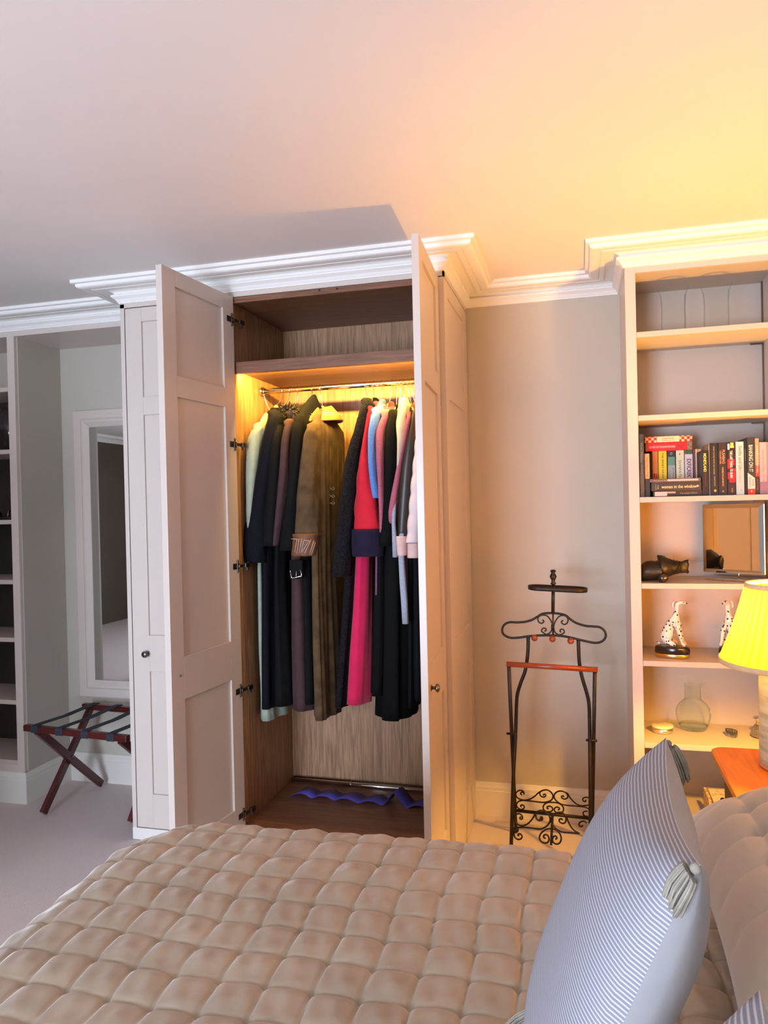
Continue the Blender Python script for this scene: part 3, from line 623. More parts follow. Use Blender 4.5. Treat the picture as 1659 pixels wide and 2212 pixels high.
# two spotted dogs
spot = mat('white_glaze_with_black_spots', S(236, 226, 214), .12)
v = coords(spot, (78, 78, 78)); vo = nd(spot, 'ShaderNodeTexVoronoi'); vo.inputs['Scale'].default_value = 1; vo.inputs['Randomness'].default_value = .6; lk(spot, v, vo.inputs['Vector'])
rp = nd(spot, 'ShaderNodeValToRGB'); rp.color_ramp.elements[0].color = (.01, .01, .01, 1); rp.color_ramp.elements[1].color = (*S(236, 226, 214), 1)
rp.color_ramp.elements[0].position = .27; rp.color_ramp.elements[1].position = .32; lk(spot, vo.outputs['Distance'], rp.inputs['Fac']); lk(spot, rp.outputs[0], bsdf(spot).inputs['Base Color'])
def dog(loc, rz, label):
    t = thing('dog_figurine', label, 'dog figurine', loc, 'pair of spotted dog figurines')
    S_ = 1.0
    b = MB()
    def oval(z, s): return [(.066*s*math.cos(a)-.004, .036*s*math.sin(a), z) for a in [2*PI*j/36 for j in range(36)]]
    b.rings([oval(0, .96), oval(.002, 1), oval(.014, 1), oval(.016, .97)]).build('gold_band', M['gold'], t)
    b = MB(); b.rings([oval(.016, .99), oval(.019, 1.02), oval(.036, 1.0), oval(.042, .96), oval(.045, .86)]).build('base', M['black_gloss'], t)
    V = [(-.020, 0, .075), (-.022, 0, .098), (-.008, 0, .130), (.010, 0, .152), (.014, 0, .172), (.016, 0, .192), (.017, 0, .214), (.030, 0, .222), (.045, 0, .219), (.051, 0, .217),   # rump .. muzzle
         (-.036, 0, .062),
         (.022, .014, .118), (.030, .017, .085), (.036, .017, .060), (.047, .017, .049),
         (.022, -.014, .118), (.030, -.017, .085), (.036, -.017, .060), (.047, -.017, .049),
         (-.022, .024, .066), (.000, .028, .058), (.014, .027, .050), (-.022, -.024, .066), (.000, -.028, .058), (.014, -.027, .050)]
    R_ = [(.037, .034), (.036, .030), (.031, .027), (.024, .020), (.0125, .011), (.0105, .0095), (.0125, .011), (.0115, .0095), (.006, .006), (.0045, .0045),
          (.030, .030), .013, .0072, .0058, .0065, .012, .0072, .0058, .0065, .017, .010, .0065, .017, .010, .0065]
    E_ = [(0, 1), (1, 2), (2, 3), (3, 4), (4, 5), (5, 6), (6, 7), (7, 8), (8, 9), (0, 10), (3, 11), (11, 12), (12, 13), (13, 14), (3, 15), (15, 16), (16, 17), (17, 18), (0, 19), (19, 20), (20, 21), (0, 22), (22, 23), (23, 24)]
    skin('body', V, E_, R_, spot, t)
    for s in (1, -1):
        MB().tube([(.010, .009*s, .226), (.004, .013*s, .218), (.003, .014*s, .205), (.006, .0135*s, .196)], [.003, .0045, .004, .0015], 8).build('ear', M['white_cer'], t, label='pale folded ear')
    MB().sphere((.053, 0, .218), .0032, 10).build('nose', M['black_gloss'], t)
    MB().tube(crom([(-.05, .012, .052), (-.062, .02, .05), (-.05, .034, .049), (-.02, .042, .049)], 4), [.005]*6+[.004]*4+[.0025]*3, 8).build('tail', spot, t)
    t.rotation_euler = (0, 0, rz); return t
p = at_z(1449, 1410, BZ[4]); dog((p.x, 3.16, BZ[4]+.001), -.25, 'spotted white sitting dog figurine on a black and gold base, left one')
p = at(1578, 1400, 3.19); dog((p.x, 3.19, BZ[4]+.001), PI+.9, 'spotted white sitting dog figurine half hidden behind the lampshade')

# carafe, tin, crystal dish, crystal jug on the sixth shelf
z6 = BZ[5]+.0008
p = at_z(1498, 1574, z6); s = .94
pr = [(0, .0), (.048, .0), (.055, .004), (.066, .026), (.073, .050), (.0735, .066), (.069, .084), (.056, .102), (.041, .113), (.035, .118), (.0335, .124), (.034, .172), (.0355, .176), (.0335, .1765)]
cb = MB().lathe([(r*s, z*1.05) for r, z in pr], (p.x, p.y, z6), 56); cb.lathe([(0, .009), (.045, .009), (.056, .018), (.050, .013), (0, .012)], (p.x, p.y, z6), 56)
tag(cb.build('carafe', M['glass_green']), 'round-bellied clear glass carafe with a straight neck on the sixth shelf', 'carafe')
p = at_z(1431, 1580, z6); tin = thing('candle_tin', 'low round silver tin with a cream lid at the left of the sixth shelf', 'tin', (p.x, p.y, z6))
MB().lathe([(0, 0), (.040, 0), (.041, .002), (.041, .020), (0, .020)], n=40).build('tin_body', M['silver'], tin)
MB().lathe([(0, .0202), (.0425, .0202), (.043, .022), (.043, .027), (.041, .029), (0, .029)], n=40).build('lid', mat('cream_lid', S(240, 220, 170), .3), tin)
p = at_z(1580, 1590, z6); b = MB()
def el(r, z, k=.0): return [(r*1.5*math.cos(a)*(1+k*math.cos(14*a)), r*math.sin(a)*(1+k*math.cos(14*a)), z) for a in [2*PI*j/56 for j in range(56)]]
b.rings([el(.016, 0), el(.018, .004, .03), el(.019, .016, .04), el(.020, .024, .01), el(.018, .024), el(.014, .010), el(.006, .007)])
o = b.build('crystal_dish', M['crystal']); o.location = (p.x, p.y, z6); o.rotation_euler = (0, 0, -1.15); tag(o, 'small oval cut crystal dish between the carafe and the crystal jug', 'crystal dish')
p = at_z(1642, 1592, z6); jug = thing('crystal_jug', 'cut crystal bottle with a silver collar, half hidden by the lamp base', 'crystal bottle', (p.x, p.y, z6))
def cr_(r, z, k): return [(r*math.cos(a)*(1+k*math.cos(12*a)), r*math.sin(a)*(1+k*math.cos(12*a)), z) for a in [2*PI*j/60 for j in range(60)]]
MB().rings([cr_(.022, 0, 0), cr_(.032, .004, .02), cr_(.034, .014, .05), cr_(.030, .030, .05), cr_(.022, .044, .04), cr_(.016, .052, 0), cr_(.015, .060, 0)]).build('glass_body', M['crystal'], jug)
MB().lathe([(.0165, .052), (.018, .054), (.015, .060), (.0165, .068), (.023, .074), (.024, .078), (.020, .079), (0, .077)], n=32).build('silver_collar', M['silver'], jug)
# boxes on the bottom board
marble = mat('marbled_paper', (1, 1, 1), .5); v = coords(marble, (9, 9, 9)); n_ = nd(marble, 'ShaderNodeTexNoise'); n_.inputs['Scale'].default_value = 1.2; n_.inputs['Detail'].default_value = 6; n_.inputs['Distortion'].default_value = 1.2; lk(marble, v, n_.inputs['Vector'])
rp = nd(marble, 'ShaderNodeValToRGB'); cr = rp.color_ramp; cr.elements[0].position = .485; cr.elements[0].color = (*S(232, 222, 206), 1); cr.elements[1].position = .515; cr.elements[1].color = (*S(232, 222, 206), 1)
e_ = cr.elements.new(.5); e_.color = (*S(70, 60, 58), 1); lk(marble, n_.outputs['Fac'], rp.inputs['Fac']); lk(marble, rp.outputs[0], bsdf(marble).inputs['Base Color'])
p = at(1562, 1735, 3.16)
bx = thing('storage_box', 'white marbled paper box on the bottom board, behind the nightstand', 'box', (p.x+.05, 3.2, BZ[6]+.001))
MB().box(-.085, .07, -.08, .09, 0, .062).build('box_body', marble, bx, .001)
MB().box(-.088, .073, -.083, .093, .045, .066).build('lid', marble, bx, .001)
p = at(1535, 1735, 3.10)
o = MB().box(-.006, .006, -.07, .07, 0, .085).build('patterned_book', noisy('floral_print', S(214, 190, 150), .5, 90, .5), bevel=.002); o.location = (p.x, 3.17, BZ[6]+.001)
tag(o, 'thin book with a small leaf print leaning by the marbled box', 'book')

# ------------------------------------------------------------------ valet stand
iron = M['iron']
vst = thing('valet_stand', 'black wrought iron clothes valet with a cherry bar, standing in the alcove', 'valet stand', (-.12, 3.1, 0))
V_ = lambda mb, n, m, lab=None: keep(mb.build(n, m, None, label=lab), vst)
# rear-hanging frame leans back, crossbar frame leans forward; they pivot near z = .5
def HA(px, py):      # hanger frame
    p = at(px, py, 2.965, .262)
    if p.z > .52: p = at(px, py, 3.10, .0)
    return p
def CA(px, py): return at(px, py, 3.286, -.39)
k8 = lambda a: [(1040+x/3.511, 1200+y/3.511) for x, y in a]
kz = lambda a: [(1100+x/8.73, 1690+y/8.73) for x, y in a]
path = [HA(*q) for q in k8([(355, 615), (353, 720), (345, 800), (330, 880), (300, 960), (275, 1040), (267, 1110), (262, 1250), (258, 1380), (250, 1520), (241, 1700), (234, 1900), (228, 2120)])]
foot = path[-1] + (path[-1]-path[-2]).normalized()*.0
d_ = (path[-1]-path[-3]).normalized(); foot = path[-1] + d_*((path[-1].z-.012)/-d_.z)
V_(MB().tube(crom(path+[foot], 4), .0075, 10), 'hanger_leg', iron)
path = [HA(*q) for q in k8([(735, 640), (738, 740), (745, 830), (765, 930), (795, 1030), (815, 1120), (820, 1250), (822, 1400), (824, 1600), (826, 1800), (826, 1950)])]
d_ = (path[-1]-path[-3]).normalized(); foot2 = path[-1] + d_*((path[-1].z-.012)/-d_.z)
V_(MB().tube(crom(path+[foot2], 4), .0075, 10), 'hanger_leg', iron)
for q, s in (((208, 840), 1), ((860, 885), -1)):
    a = CA(*k8([q])[0]); bq = CA(*k8([(262, 2105) if s > 0 else (838, 2170)])[0])
    d_ = (bq-a).normalized(); e = a+d_*((a.z-.014)/-d_.z)
    V_(MB().tube([a, e], .0078, 10), 'crossbar_leg', iron)
    V_(MB().sphere((e.x, e.y, .014), .0135, 14), 'foot', iron)
V_(MB().sphere((foot.x, foot.y, .0135), .0125, 14), 'foot', iron); V_(MB().sphere((foot2.x, foot2.y, .0135), .0125, 14), 'foot', iron)
a, c = CA(*k8([(190, 823)])[0]), CA(*k8([(882, 867)])[0])
V_(MB().tube([a, c], .0105, 20), 'trouser_bar', M['cherry'], 'reddish cherry wood trouser bar')
for q in ((232, 1350), (835, 1400)):
    p = HA(*k8([q])[0]); V_(MB().tube([p+Vector((-.022, -.004, 0)), p+Vector((.022, -.004, 0))], .005, 10), 'pivot_pin', iron)
# hanger outline
H_ = [(545, 437), (470, 440), (430, 460), (385, 487), (330, 503), (270, 507), (210, 507), (172, 527), (157, 563), (170, 600), (220, 624), (290, 622), (360, 612), (440, 606), (540, 606), (620, 612), (700, 628), (770, 645), (860, 662), (915, 650), (942, 615), (935, 575), (900, 545), (850, 538), (790, 533), (720, 512), (670, 480), (640, 455), (600, 443)]
V_(MB().tube(crom([HA(*q) for q in k8(H_)], 5, True), .0048, 10, closed=True), 'shoulder_frame', iron)
sc = MB()
for c in ([(535, 606), (505, 603), (475, 590), (456, 572), (465, 553), (485, 552), (490, 568), (477, 574)], [(545, 545), (520, 585), (490, 600)], [(545, 545), (530, 500), (500, 460), (460, 452), (430, 470), (432, 500), (455, 515), (474, 500), (462, 488)],
          [(545, 606), (580, 603), (610, 597), (628, 582), (622, 563), (602, 560), (596, 575), (606, 582)], [(545, 545), (560, 585), (590, 602)], [(545, 545), (560, 500), (590, 462), (630, 455), (655, 478), (650, 512), (625, 522), (606, 505), (620, 492)]):
    sc.tube(crom([HA(*q) for q in k8(c)], 5), .0030, 8)
sc.tube([HA(*q) for q in k8([(543, 437), (543, 606)])], .0034, 8); p = HA(*k8([(541, 542)])[0]); sc.tube([p+Vector((0, 0, .010)), p-Vector((0, 0, .010))], .007, 10)
V_(sc, 'scrollwork', iron)
for q in ((403, 623), (538, 630), (677, 645)):
    p = HA(*k8([q])[0])+Vector((0, -.008, 0)); V_(MB().sphere(p, .0135, 18), 'wooden_ball', M['cherry'], 'reddish wooden ball')
# post, tray, finial
p0, p1 = HA(*k8([(542, 437)])[0]), HA(*k8([(545, 215)])[0])
V_(MB().tube([p0, p1], .0070, 12), 'post', iron)
tc = HA(*k8([(577, 250)])[0]); tz = tc.z
def stad(r, z, e=.0, n=40):
    o_ = []
    for a in [2*PI*(j+.5)/n for j in range(n)]:
        dx = math.cos(a)*(.048+r+e)+(.070 if math.cos(a) > 0 else -.070); o_.append((tc.x+dx, tc.y+math.sin(a)*(.048+r), z-dx*.045))
    return o_
V_(MB().rings([stad(-.002, tz-.009), stad(0, tz-.008), stad(.001, tz+.008), stad(-.002, tz+.008), stad(-.0035, tz-.005)]), 'tray', iron)
px_ = p1.x
V_(MB().lathe([(0, 0), (.010, 0), (.012, .004), (.007, .009), (.009, .013), (.0065, .016), (.010, .022), (.0145, .032), (.010, .042), (.0065, .047), (.011, .052), (.0115, .056), (.006, .060), (0, .0605)], (px_, p1.y, p1.z-.002), 16), 'finial', iron)
UP = [[(245, 235), (222, 228), (216, 205), (240, 185), (270, 195), (280, 225)], 
      [(280, 225), (272, 180), (240, 155), (190, 152), (145, 180), (122, 228), (150, 285), (215, 322), (300, 335), (390, 315), (470, 270), (530, 215), (590, 172), (640, 150), (700, 142), (765, 165), (815, 225), (822, 290), (780, 345), (700, 372), (620, 378), (480, 362), (330, 345), (240, 342), (175, 362), (138, 412), (150, 465), (195, 502), (245, 510), (282, 480), (275, 440), (235, 425), (213, 445), (232, 465)],
      [(590, 172), (575, 205), (590, 250), (640, 278), (682, 262), (684, 232), (652, 226), (645, 245)],
      [(1290, 450), (1050, 428), (960, 400), (880, 340), (845, 270), (868, 205), (930, 168), (1000, 168), (1065, 195), (1102, 245), (1095, 290), (1050, 315), (1000, 300), (985, 268), (1015, 255), (1030, 272)],
      [(1065, 190), (1100, 210), (1140, 280), (1200, 350), (1280, 415), (1370, 440), (1460, 435), (1500, 425)],
      [(1500, 290), (1450, 280), (1400, 295), (1385, 325), (1405, 358), (1440, 358), (1443, 335)], [(1290, 450), (1400, 462), (1460, 478), (1500, 500)],
      [(1480, 545), (1440, 545), (1400, 560), (1395, 600), (1430, 635), (1480, 640)],
      [(760, 372), (690, 395), (642, 450), (650, 515), (700, 550), (775, 552), (815, 525), (808, 475), (765, 450), (720, 460), (715, 490), (745, 498)],
      [(700, 372), (800, 378), (900, 385), (975, 420), (1022, 480), (1015, 545), (960, 585), (890, 570), (848, 525), (860, 485), (905, 465), (945, 485), (940, 512), (912, 515)]]
b = MB()
for c in UP: b.tube(crom([CA(*q) for q in kz(c)], 4), .0032, 8)
V_(b, 'upper_scroll_panel', iron)
V_(MB().tube([CA(*q) for q in kz([(100, 528), (1540, 680)])], .0070, 10), 'cross_rail', iron)
LO = [[(230, 660), (210, 655), (200, 675), (220, 695), (245, 685), (250, 655), (225, 610), (170, 590), (115, 620), (95, 680), (125, 755), (190, 805), (265, 815), (350, 780), (420, 710), (465, 640), (490, 590)],
      [(580, 655), (600, 665), (580, 690), (600, 715), (625, 695), (620, 660), (590, 645)], [(490, 590), (530, 550), (590, 530), (660, 545), (730, 600), (768, 670), (760, 750), (710, 820), (630, 870), (560, 880), (420, 862), (300, 850), (200, 850), (150, 860), (110, 900), (90, 970), (110, 1040), (165, 1075), (220, 1065), (242, 1020), (215, 975), (175, 975), (165, 1000), (190, 1005)],
      [(505, 610), (505, 665), (540, 712), (590, 722)],
      [(1330, 965), (1100, 945), (1000, 935), (900, 885), (820, 800), (785, 720), (800, 650), (860, 590), (940, 565), (1010, 580), (1060, 640), (1072, 710), (1045, 765), (990, 770), (945, 735), (950, 695), (990, 690), (1000, 715)],
      [(1080, 650), (1110, 730), (1160, 830), (1230, 910), (1330, 965)], [(1460, 770), (1420, 735), (1360, 740), (1320, 775), (1325, 820), (1365, 835), (1385, 805)],
      [(800, 875), (700, 885), (610, 950), (570, 1030), (590, 1100), (650, 1140), (720, 1135), (750, 1080), (735, 1010), (690, 985), (650, 1005), (655, 1045), (690, 1055)], [(800, 875), (880, 895), (950, 960), (980, 1050), (960, 1130), (900, 1165), (840, 1140), (815, 1080), (840, 1020), (880, 1015), (900, 1050), (870, 1075)]]
b = MB()
for c in LO: b.tube(crom([HA(*q) for q in kz(c)], 4), .0034, 8)
V_(b, 'lower_scroll_panel', iron)
b = MB(); a, c = HA(*kz([(820, 610)])[0]), HA(*kz([(790, 1180)])[0])
for i in range(2): b.tube([a.lerp(c, t/40)+Vector((.003*math.cos(t*1.1+i*PI), .003*math.sin(t*1.1+i*PI), 0)) for t in range(41)], .003, 6)
V_(b, 'twisted_rod', iron)

# ------------------------------------------------------------------ luggage rack
rk = thing('luggage_rack', 'folding dark mahogany luggage rack with black straps in the left alcove', 'luggage rack', (-2.27, 3.15, 0))
K = lambda mb, n, m, bv=0: keep(mb.build(n, m, None, bv), rk)
zr = .437
A0, A1, B0, B1 = Vector((-2.573, 2.955, zr)), Vector((-1.975, 2.895, zr)), Vector((-2.545, 3.345, zr)), Vector((-1.955, 3.300, zr))
def beam(mb, a, c, wy, hz):
    d = (c-a); L_ = d.length; q = d.to_track_quat('X', 'Z').to_matrix().to_4x4(); q.translation = a
    return mb.box(0, L_, -wy/2, wy/2, -hz/2, hz/2, q)
K(beam(MB(), A0, A1, .030, .030), 'rail', M['mahogany'], .004); K(beam(MB(), B0, B1, .030, .030), 'rail', M['mahogany'], .004)
def legm(a, c, off):
    return beam(MB(), a+Vector((off, 0, -.01)), c+Vector((off, 0, .0)), .022, .036)
for xo, fx in ((.045, -2.566), (.53, -2.055)):
    t0 = A0.lerp(A1, xo/.6); t1 = B0.lerp(B1, xo/.6)
    K(legm(t1, Vector((t1.x-.01, 2.985, .020)), 0), 'leg', M['mahogany'], .002)
    K(legm(t0, Vector((t0.x+.03, 3.376, .020)), .026), 'leg', M['mahogany'], .002)
    m_ = (t0+t1)/2; K(MB().tube([(m_.x-.02, 3.165, .235), (m_.x+.05, 3.165, .235)], .004, 10), 'bolt', M['nickel'])
for i in range(4):
    f_ = .12+.245*i; a, c = A0.lerp(A1, f_), B0.lerp(B1, f_); d = (c-a).normalized(); sx = Vector((.019, 0, 0)); L_ = (c-a).length
    pr = [(-.016, -.016), (-.0175, .0), (-.016, .0165), (.02, .0172), (L_*.5, .0105), (L_-.02, .0172), (L_+.016, .0165), (L_+.0175, 0), (L_+.016, -.016)]
    P0 = [a-sx+Vector((d.x*u, d.y*u, z)) for u, z in pr]; P1 = [a+sx+Vector((d.x*u, d.y*u, z)) for u, z in pr]
    keep(MB().grid([P0, P1], smooth=False).build('strap', M['strap'], None, solid=.002), rk)
# ------------------------------------------------------------------ coats on the rail
def cloth(name, c, var=.12, scale=30, bump=.25, bscale=300, rough=.85, sheen=.15, bd=.002):
    m = noisy(name, c, var, scale, rough, bump=bump, bscale=bscale, bdist=bd); b = bsdf(m)
    b.inputs['Sheen Weight'].default_value = sheen; b.inputs['Specular IOR Level'].default_value = .2; return m
C_ = {
 'mint': cloth('mint_wool', S(150, 164, 148), .08), 'navy': cloth('navy_wool', S(8, 8, 18), .2, sheen=0), 'charcoal': cloth('charcoal_wool', S(9, 9, 10), .2, sheen=0),
 'mauve': cloth('mauve_brown_wool', S(70, 50, 52), .1, sheen=0), 'fur': cloth('dark_fur', S(46, 28, 22), .6, 160, 1.0, 260, bd=.012), 'black': cloth('black_wool', S(9, 9, 10), .2, sheen=0),
 'suede': cloth('brown_suede', S(88, 68, 45), .3, 16, .3, 180, .9, .05), 'tan': cloth('tan_leather', S(176, 128, 66), .08, 12, .15, 160, .6, .05),
 'shag': cloth('shaggy_black_wool', S(24, 22, 27), .5, 120, 1.0, 170, bd=.012, sheen=.0), 'red': cloth('red_cotton', S(206, 34, 52), .08, 18, .5, 40, .8, .1), 'crimson': cloth('crimson_lining', S(206, 34, 84), .07, 18, .4, 40),
 'blue': cloth('light_blue_wool', S(96, 136, 204), .1, 140, .4, 300), 'pink': cloth('pink_tweed', S(176, 96, 116), .22, 260, .5, 340), 'pink_shaded': cloth('shaded_pink_tweed', S(126, 70, 104), .2, 240, .4), 'burgundy': cloth('burgundy_velvet', S(110, 18, 40), .1, sheen=.2),  # purple tweed is the pink tweed with shade put into its colour
 'velvet': cloth('black_velvet', S(4, 4, 5), .2, sheen=0), 'cream': cloth('cream_wool', S(200, 190, 170), .05), 'leather': mat('dark_brown_leather', S(52, 42, 36), .42),
 'palepink': cloth('pale_pink_cloth', S(220, 186, 180), .04), 'puffer': cloth('pale_pink_puffer', S(224, 204, 206), .03, 8, .2, 30, .6, .05), 'grey': cloth('pale_grey_wool', S(158, 164, 182), .1, 160, .3), 'cuffnavy': cloth('navy_velvet_cuff', S(30, 20, 44), .15, sheen=.05),
}
YFR, YBD, YC = 2.945, 2.985, 3.155
def fp(px, py): return at(px, py, YFR)
HANG = []
def super_ring(cx, cy, a, b, z, n=28, e=.7, fold=0, ph=0, f2=0):
    R = []
    for j in range(n):
        t = 2*PI*j/n; c, s = math.cos(t), math.sin(t)
        f_ = 1+fold*math.sin(5*t+ph)+fold*.6*math.sin(9*t-ph*1.7)+f2*math.sin(21*t+ph*.5)
        R.append((cx+b*f_*math.copysign(abs(c)**e, c), cy+a*math.copysign(abs(s)**e, s)*(1+fold*.2*math.sin(3*t)), z))
    return R
def coat(name, label, m, neck, sleeve, body, cat='coat', bm_=None, collar=None, cuff=None, hook=None, lower=None, hangc='wood', seed=0, half=.165, slump=.0, f2=.03):
    """sleeve/body rows: (photo y, left, right) of the edge that faces the room"""
    N = at(neck[0], neck[1], YC)
    t = thing(name, label, cat, (N.x, YC, N.z), 'coats and jackets hanging in the wardrobe')
    K_ = lambda mb, n, mm, lab=None: keep(mb.build(n, mm, None, label=lab), t)
    rows = []
    for y, l, r in body:
        p, q = at(l, y, YBD), at(r, y, YBD); rows.append((p.z, (p.x+q.x)/2, (q.x-p.x)/2))
    rows.sort(key=lambda r: -r[0]); zt, zh = N.z, rows[-1][0]
    X_ = lambda z: interp([(-zt, N.x)]+[(-(r[0]), r[1]) for r in rows], -z); H_ = lambda z: interp([(-zt, .020), (-(zt-.06), .026)]+[(-r[0], r[2]) for r in rows if r[0] < zt-.07], -z)
    A_ = [(0, .030), (.008, .048), (.022, .075), (.045, .115), (.075, half-.02), (.11, half), (.3, half), (1.0, half+.01), (1.6, half+.02)]
    R = []; nz = 34
    for i in range(nz):
        dz = (zt-zh)*(i/(nz-1))**1.25; z = zt-dz; fo = min(.20, dz*.45)
        R.append(super_ring(X_(z), YC+slump*dz, interp(A_, dz), H_(z), z, n=72, fold=fo, ph=seed*1.3+z*1.4, f2=f2*min(1, dz*4)))
    K_(MB().rings(R), 'body', bm_ or m)
    if sleeve:
        rs = []
        for y, l, r in sleeve:
            p, q = fp(l, y), fp(r, y); rs.append(((p.x+q.x)/2, p.z, (q.x-p.x)/2))
        x0_, z0_, h0 = rs[0]
        R = [super_ring(lerp(N.x, x0_, .55), YC-.10, .035, .016, z0_+.035), super_ring(lerp(N.x, x0_, .8), YC-.15, .045, h0*.8, z0_+.018)]
        pts = crom([(a, b_, c) for a, b_, c in rs], 4)
        for i, p in enumerate(pts):
            u = i/(len(pts)-1); R.append(super_ring(p.x, YFR+.030-.012*math.sin(PI*u)+(.03*(1-u)**3), .048-.006*u, max(p.z, .004), p.y, e=.85, fold=.07+.03*math.sin(i+seed), ph=i*.5+seed))
        K_(MB().rings(R), 'sleeve', m)
    if cuff:
        rs = []
        for y, l, r in cuff['rows']:
            p, q = fp(l, y), fp(r, y); rs.append(((p.x+q.x)/2, p.z, (q.x-p.x)/2))
        R = [super_ring(a, YFR+.025, .050, c, b_, e=.8, fold=.01) for a, b_, c in rs]
        K_(MB().rings(R), 'cuff', cuff['m'], cuff.get('label'))
    if collar:
        # collar as a folded band round the neck: px, py of front-left, top, right
        m2, w_, h_, dx = collar; b = MB(); R = []
        prof = [(.0, -.012), (.001, .30), (-.002, .85), (.006, 1.0), (.014, .8), (.024, .25), (.034, -.08), (.030, -.10), (.020, .15), (.010, .55)]
        for j in range(25):
            a = -PI*.5 + (j-12)/12*PI*.86 + PI      # opening faces the room side
            a = PI/2 + (j-12)/12*PI*.80
            R.append([(N.x+dx+math.cos(a)*(w_*.55+o*w_*6*.25), YC+.005+math.sin(a)*(.055+o*.8), N.z-.03+h_*z+.012*math.cos(a)) for o, z in prof])
        b.rings(R, True); K_(b, 'collar', m2)
    hk = hook or neck[0]; HANG.append((at(hk, 835, YC).x, N, hangc, label))
    return t
coat('wool_coat', 'long pale mint wool coat at the far left of the rail', C_['mint'], (583, 893), [(925, 540, 566), (948, 531, 560), (1000, 530, 556), (1080, 532, 552), (1150, 533, 549), (1214, 533, 546)],
     [(960, 556, 582), (1220, 549, 566), (1400, 551, 572), (1556, 553, 592)], seed=1, hook=572, hangc='dark', half=.155)
coat('wool_coat', 'long navy black coat second from the left, its sleeve hiding the mint one', C_['navy'], (597, 882), [(898, 573, 600), (930, 566, 597), (1000, 555, 590), (1080, 541, 580), (1150, 524, 572), (1190, 518, 570), (1216, 524, 566)],
     [(930, 572, 598), (1220, 561, 586), (1400, 559, 588), (1530, 559, 592)], seed=2, hook=612)
coat('wool_coat', 'charcoal coat with a standing open lapel, third from the left', C_['charcoal'], (606, 890), [(925, 585, 607), (960, 583, 607), (1050, 577, 604), (1130, 568, 601), (1180, 560, 600)],
     [(940, 590, 612), (1250, 586, 610), (1524, 586, 630)], seed=3, hook=628, collar=(C_['charcoal'], .030, .045, .004))
t = coat('fur_collar_coat', 'mauve brown coat with a dark fur collar and a silver belt buckle', C_['mauve'], (640, 897), [(918, 607, 627), (960, 605, 624), (1040, 601, 622), (1110, 594, 612), (1179, 588, 601)],
     [(940, 618, 640), (1230, 622, 655), (1400, 624, 664), (1534, 628, 674)], seed=4, hook=645)
b = MB(); N = at(636, 897, 3.09)
for i in range(220):
    a = random.uniform(-.6, PI+.6); q = N+Vector((math.cos(a)*.030-.006, -.02+random.uniform(-.05, .10), .0+math.sin(a)*.036+random.uniform(-.01, .01)))
    b.tube([q, q+Vector((math.cos(a)*.014, random.uniform(-.008, .008), math.sin(a)*.014))], [.006, .0015], 5)
b.sphere((N.x-.004, N.y+.02, N.z), .035, 16, (1, 1.8, 1.05)); keep(b.build('fur_collar', C_['fur'], None, label='dark brown fur collar'), t)
b = MB(); g = [at(626.5, 1233, 2.93), at(629.5, 1247, 2.93), at(632, 1249, 2.93), at(651, 1244.5, 2.93), at(651.5, 1241, 2.93), at(648, 1230, 2.93)]
b.tube(g, .0016, 8); b.tube([at(640, 1234, 2.93), at(639.5, 1250, 2.93)], .0014, 8); keep(b.build('belt_buckle', M['silver'], None, label='silver belt buckle'), t)
keep(MB().box(g[0].x-.004, g[-1].x+.01, 2.932, 2.945, g[2].z-.004, g[0].z+.045).build('belt', C_['black'], None, .003), t)
t = coat('wool_coat', 'black coat with a big turned-up collar beside the brown suede coat', C_['black'], (668, 872), [(908, 627, 651), (950, 626, 651), (1050, 620, 647), (1120, 610, 640), (1190, 600, 636)],
     [(930, 634, 660), (1230, 646, 672), (1520, 652, 682)], seed=5, hook=676)
# turned-up collar: broad band slanting from the shoulder up to the nape
P0, P1, P2 = [], [], []
for px, py, dw in ((640, 912, 0), (644, 898, .01), (650, 884, .02), (658, 870, .03), (668, 858, .035), (677, 850, .035), (683, 852, .03)):
    P0.append(at(px, py, 3.0+.02*len(P0))); P1.append(at(px+22-len(P1)*1.2, py+14+len(P1)*3.2, 3.0+.025*len(P1))); 
mid = [(a+c)/2+Vector((0, -.022, .004)) for a, c in zip(P0, P1)]
keep(MB().grid([P0, mid, P1, [p+Vector((.01, .05, -.01)) for p in P1]]).build('collar', C_['black'], None, subsurf=2, solid=.006), t)
t = coat('suede_coat', 'brown suede coat with a tan collar and stitched turned-back cuffs', C_['suede'], (697, 884), [(925, 655, 682), (945, 652, 684), (1000, 647, 680), (1060, 640, 682), (1110, 637, 684), (1155, 632, 684)],
     [(925, 664, 698), (1000, 662, 696), (1100, 666, 698), (1250, 667, 700), (1400, 668, 706), (1552, 674, 712)], seed=6, hook=693, half=.18, f2=.16,
     cuff=dict(rows=[(1153, 629, 686), (1158, 628, 686), (1160, 630, 684), (1176, 629, 684), (1197, 627, 680), (1201, 628, 679)], m=cloth('brown_leather_cuff', S(112, 72, 46), .2, 40, .3, 120, .5, .05), label='turned-back cuff with pale stitching'))
b = MB()
for q in (((629, 1164), (643, 1165)), ((641, 1165), (637, 1193)), ((646, 1163), (641, 1196)), ((652, 1163), (646, 1195)), ((656, 1168), (650, 1195)), ((656, 1167), (668, 1168)), ((668, 1168), (652, 1192)), ((672, 1165), (658, 1196)), ((678, 1168), (668, 1199)), ((681, 1172), (672, 1199))):
    b.tube([at(q[0][0], q[0][1], 2.918), at(q[1][0], q[1][1], 2.918)], .0006, 6)
keep(b.build('stitching', M['cornice'], None, label='pale zigzag stitching'), t)
N = at(700, 884, YC); b = MB(); R = []
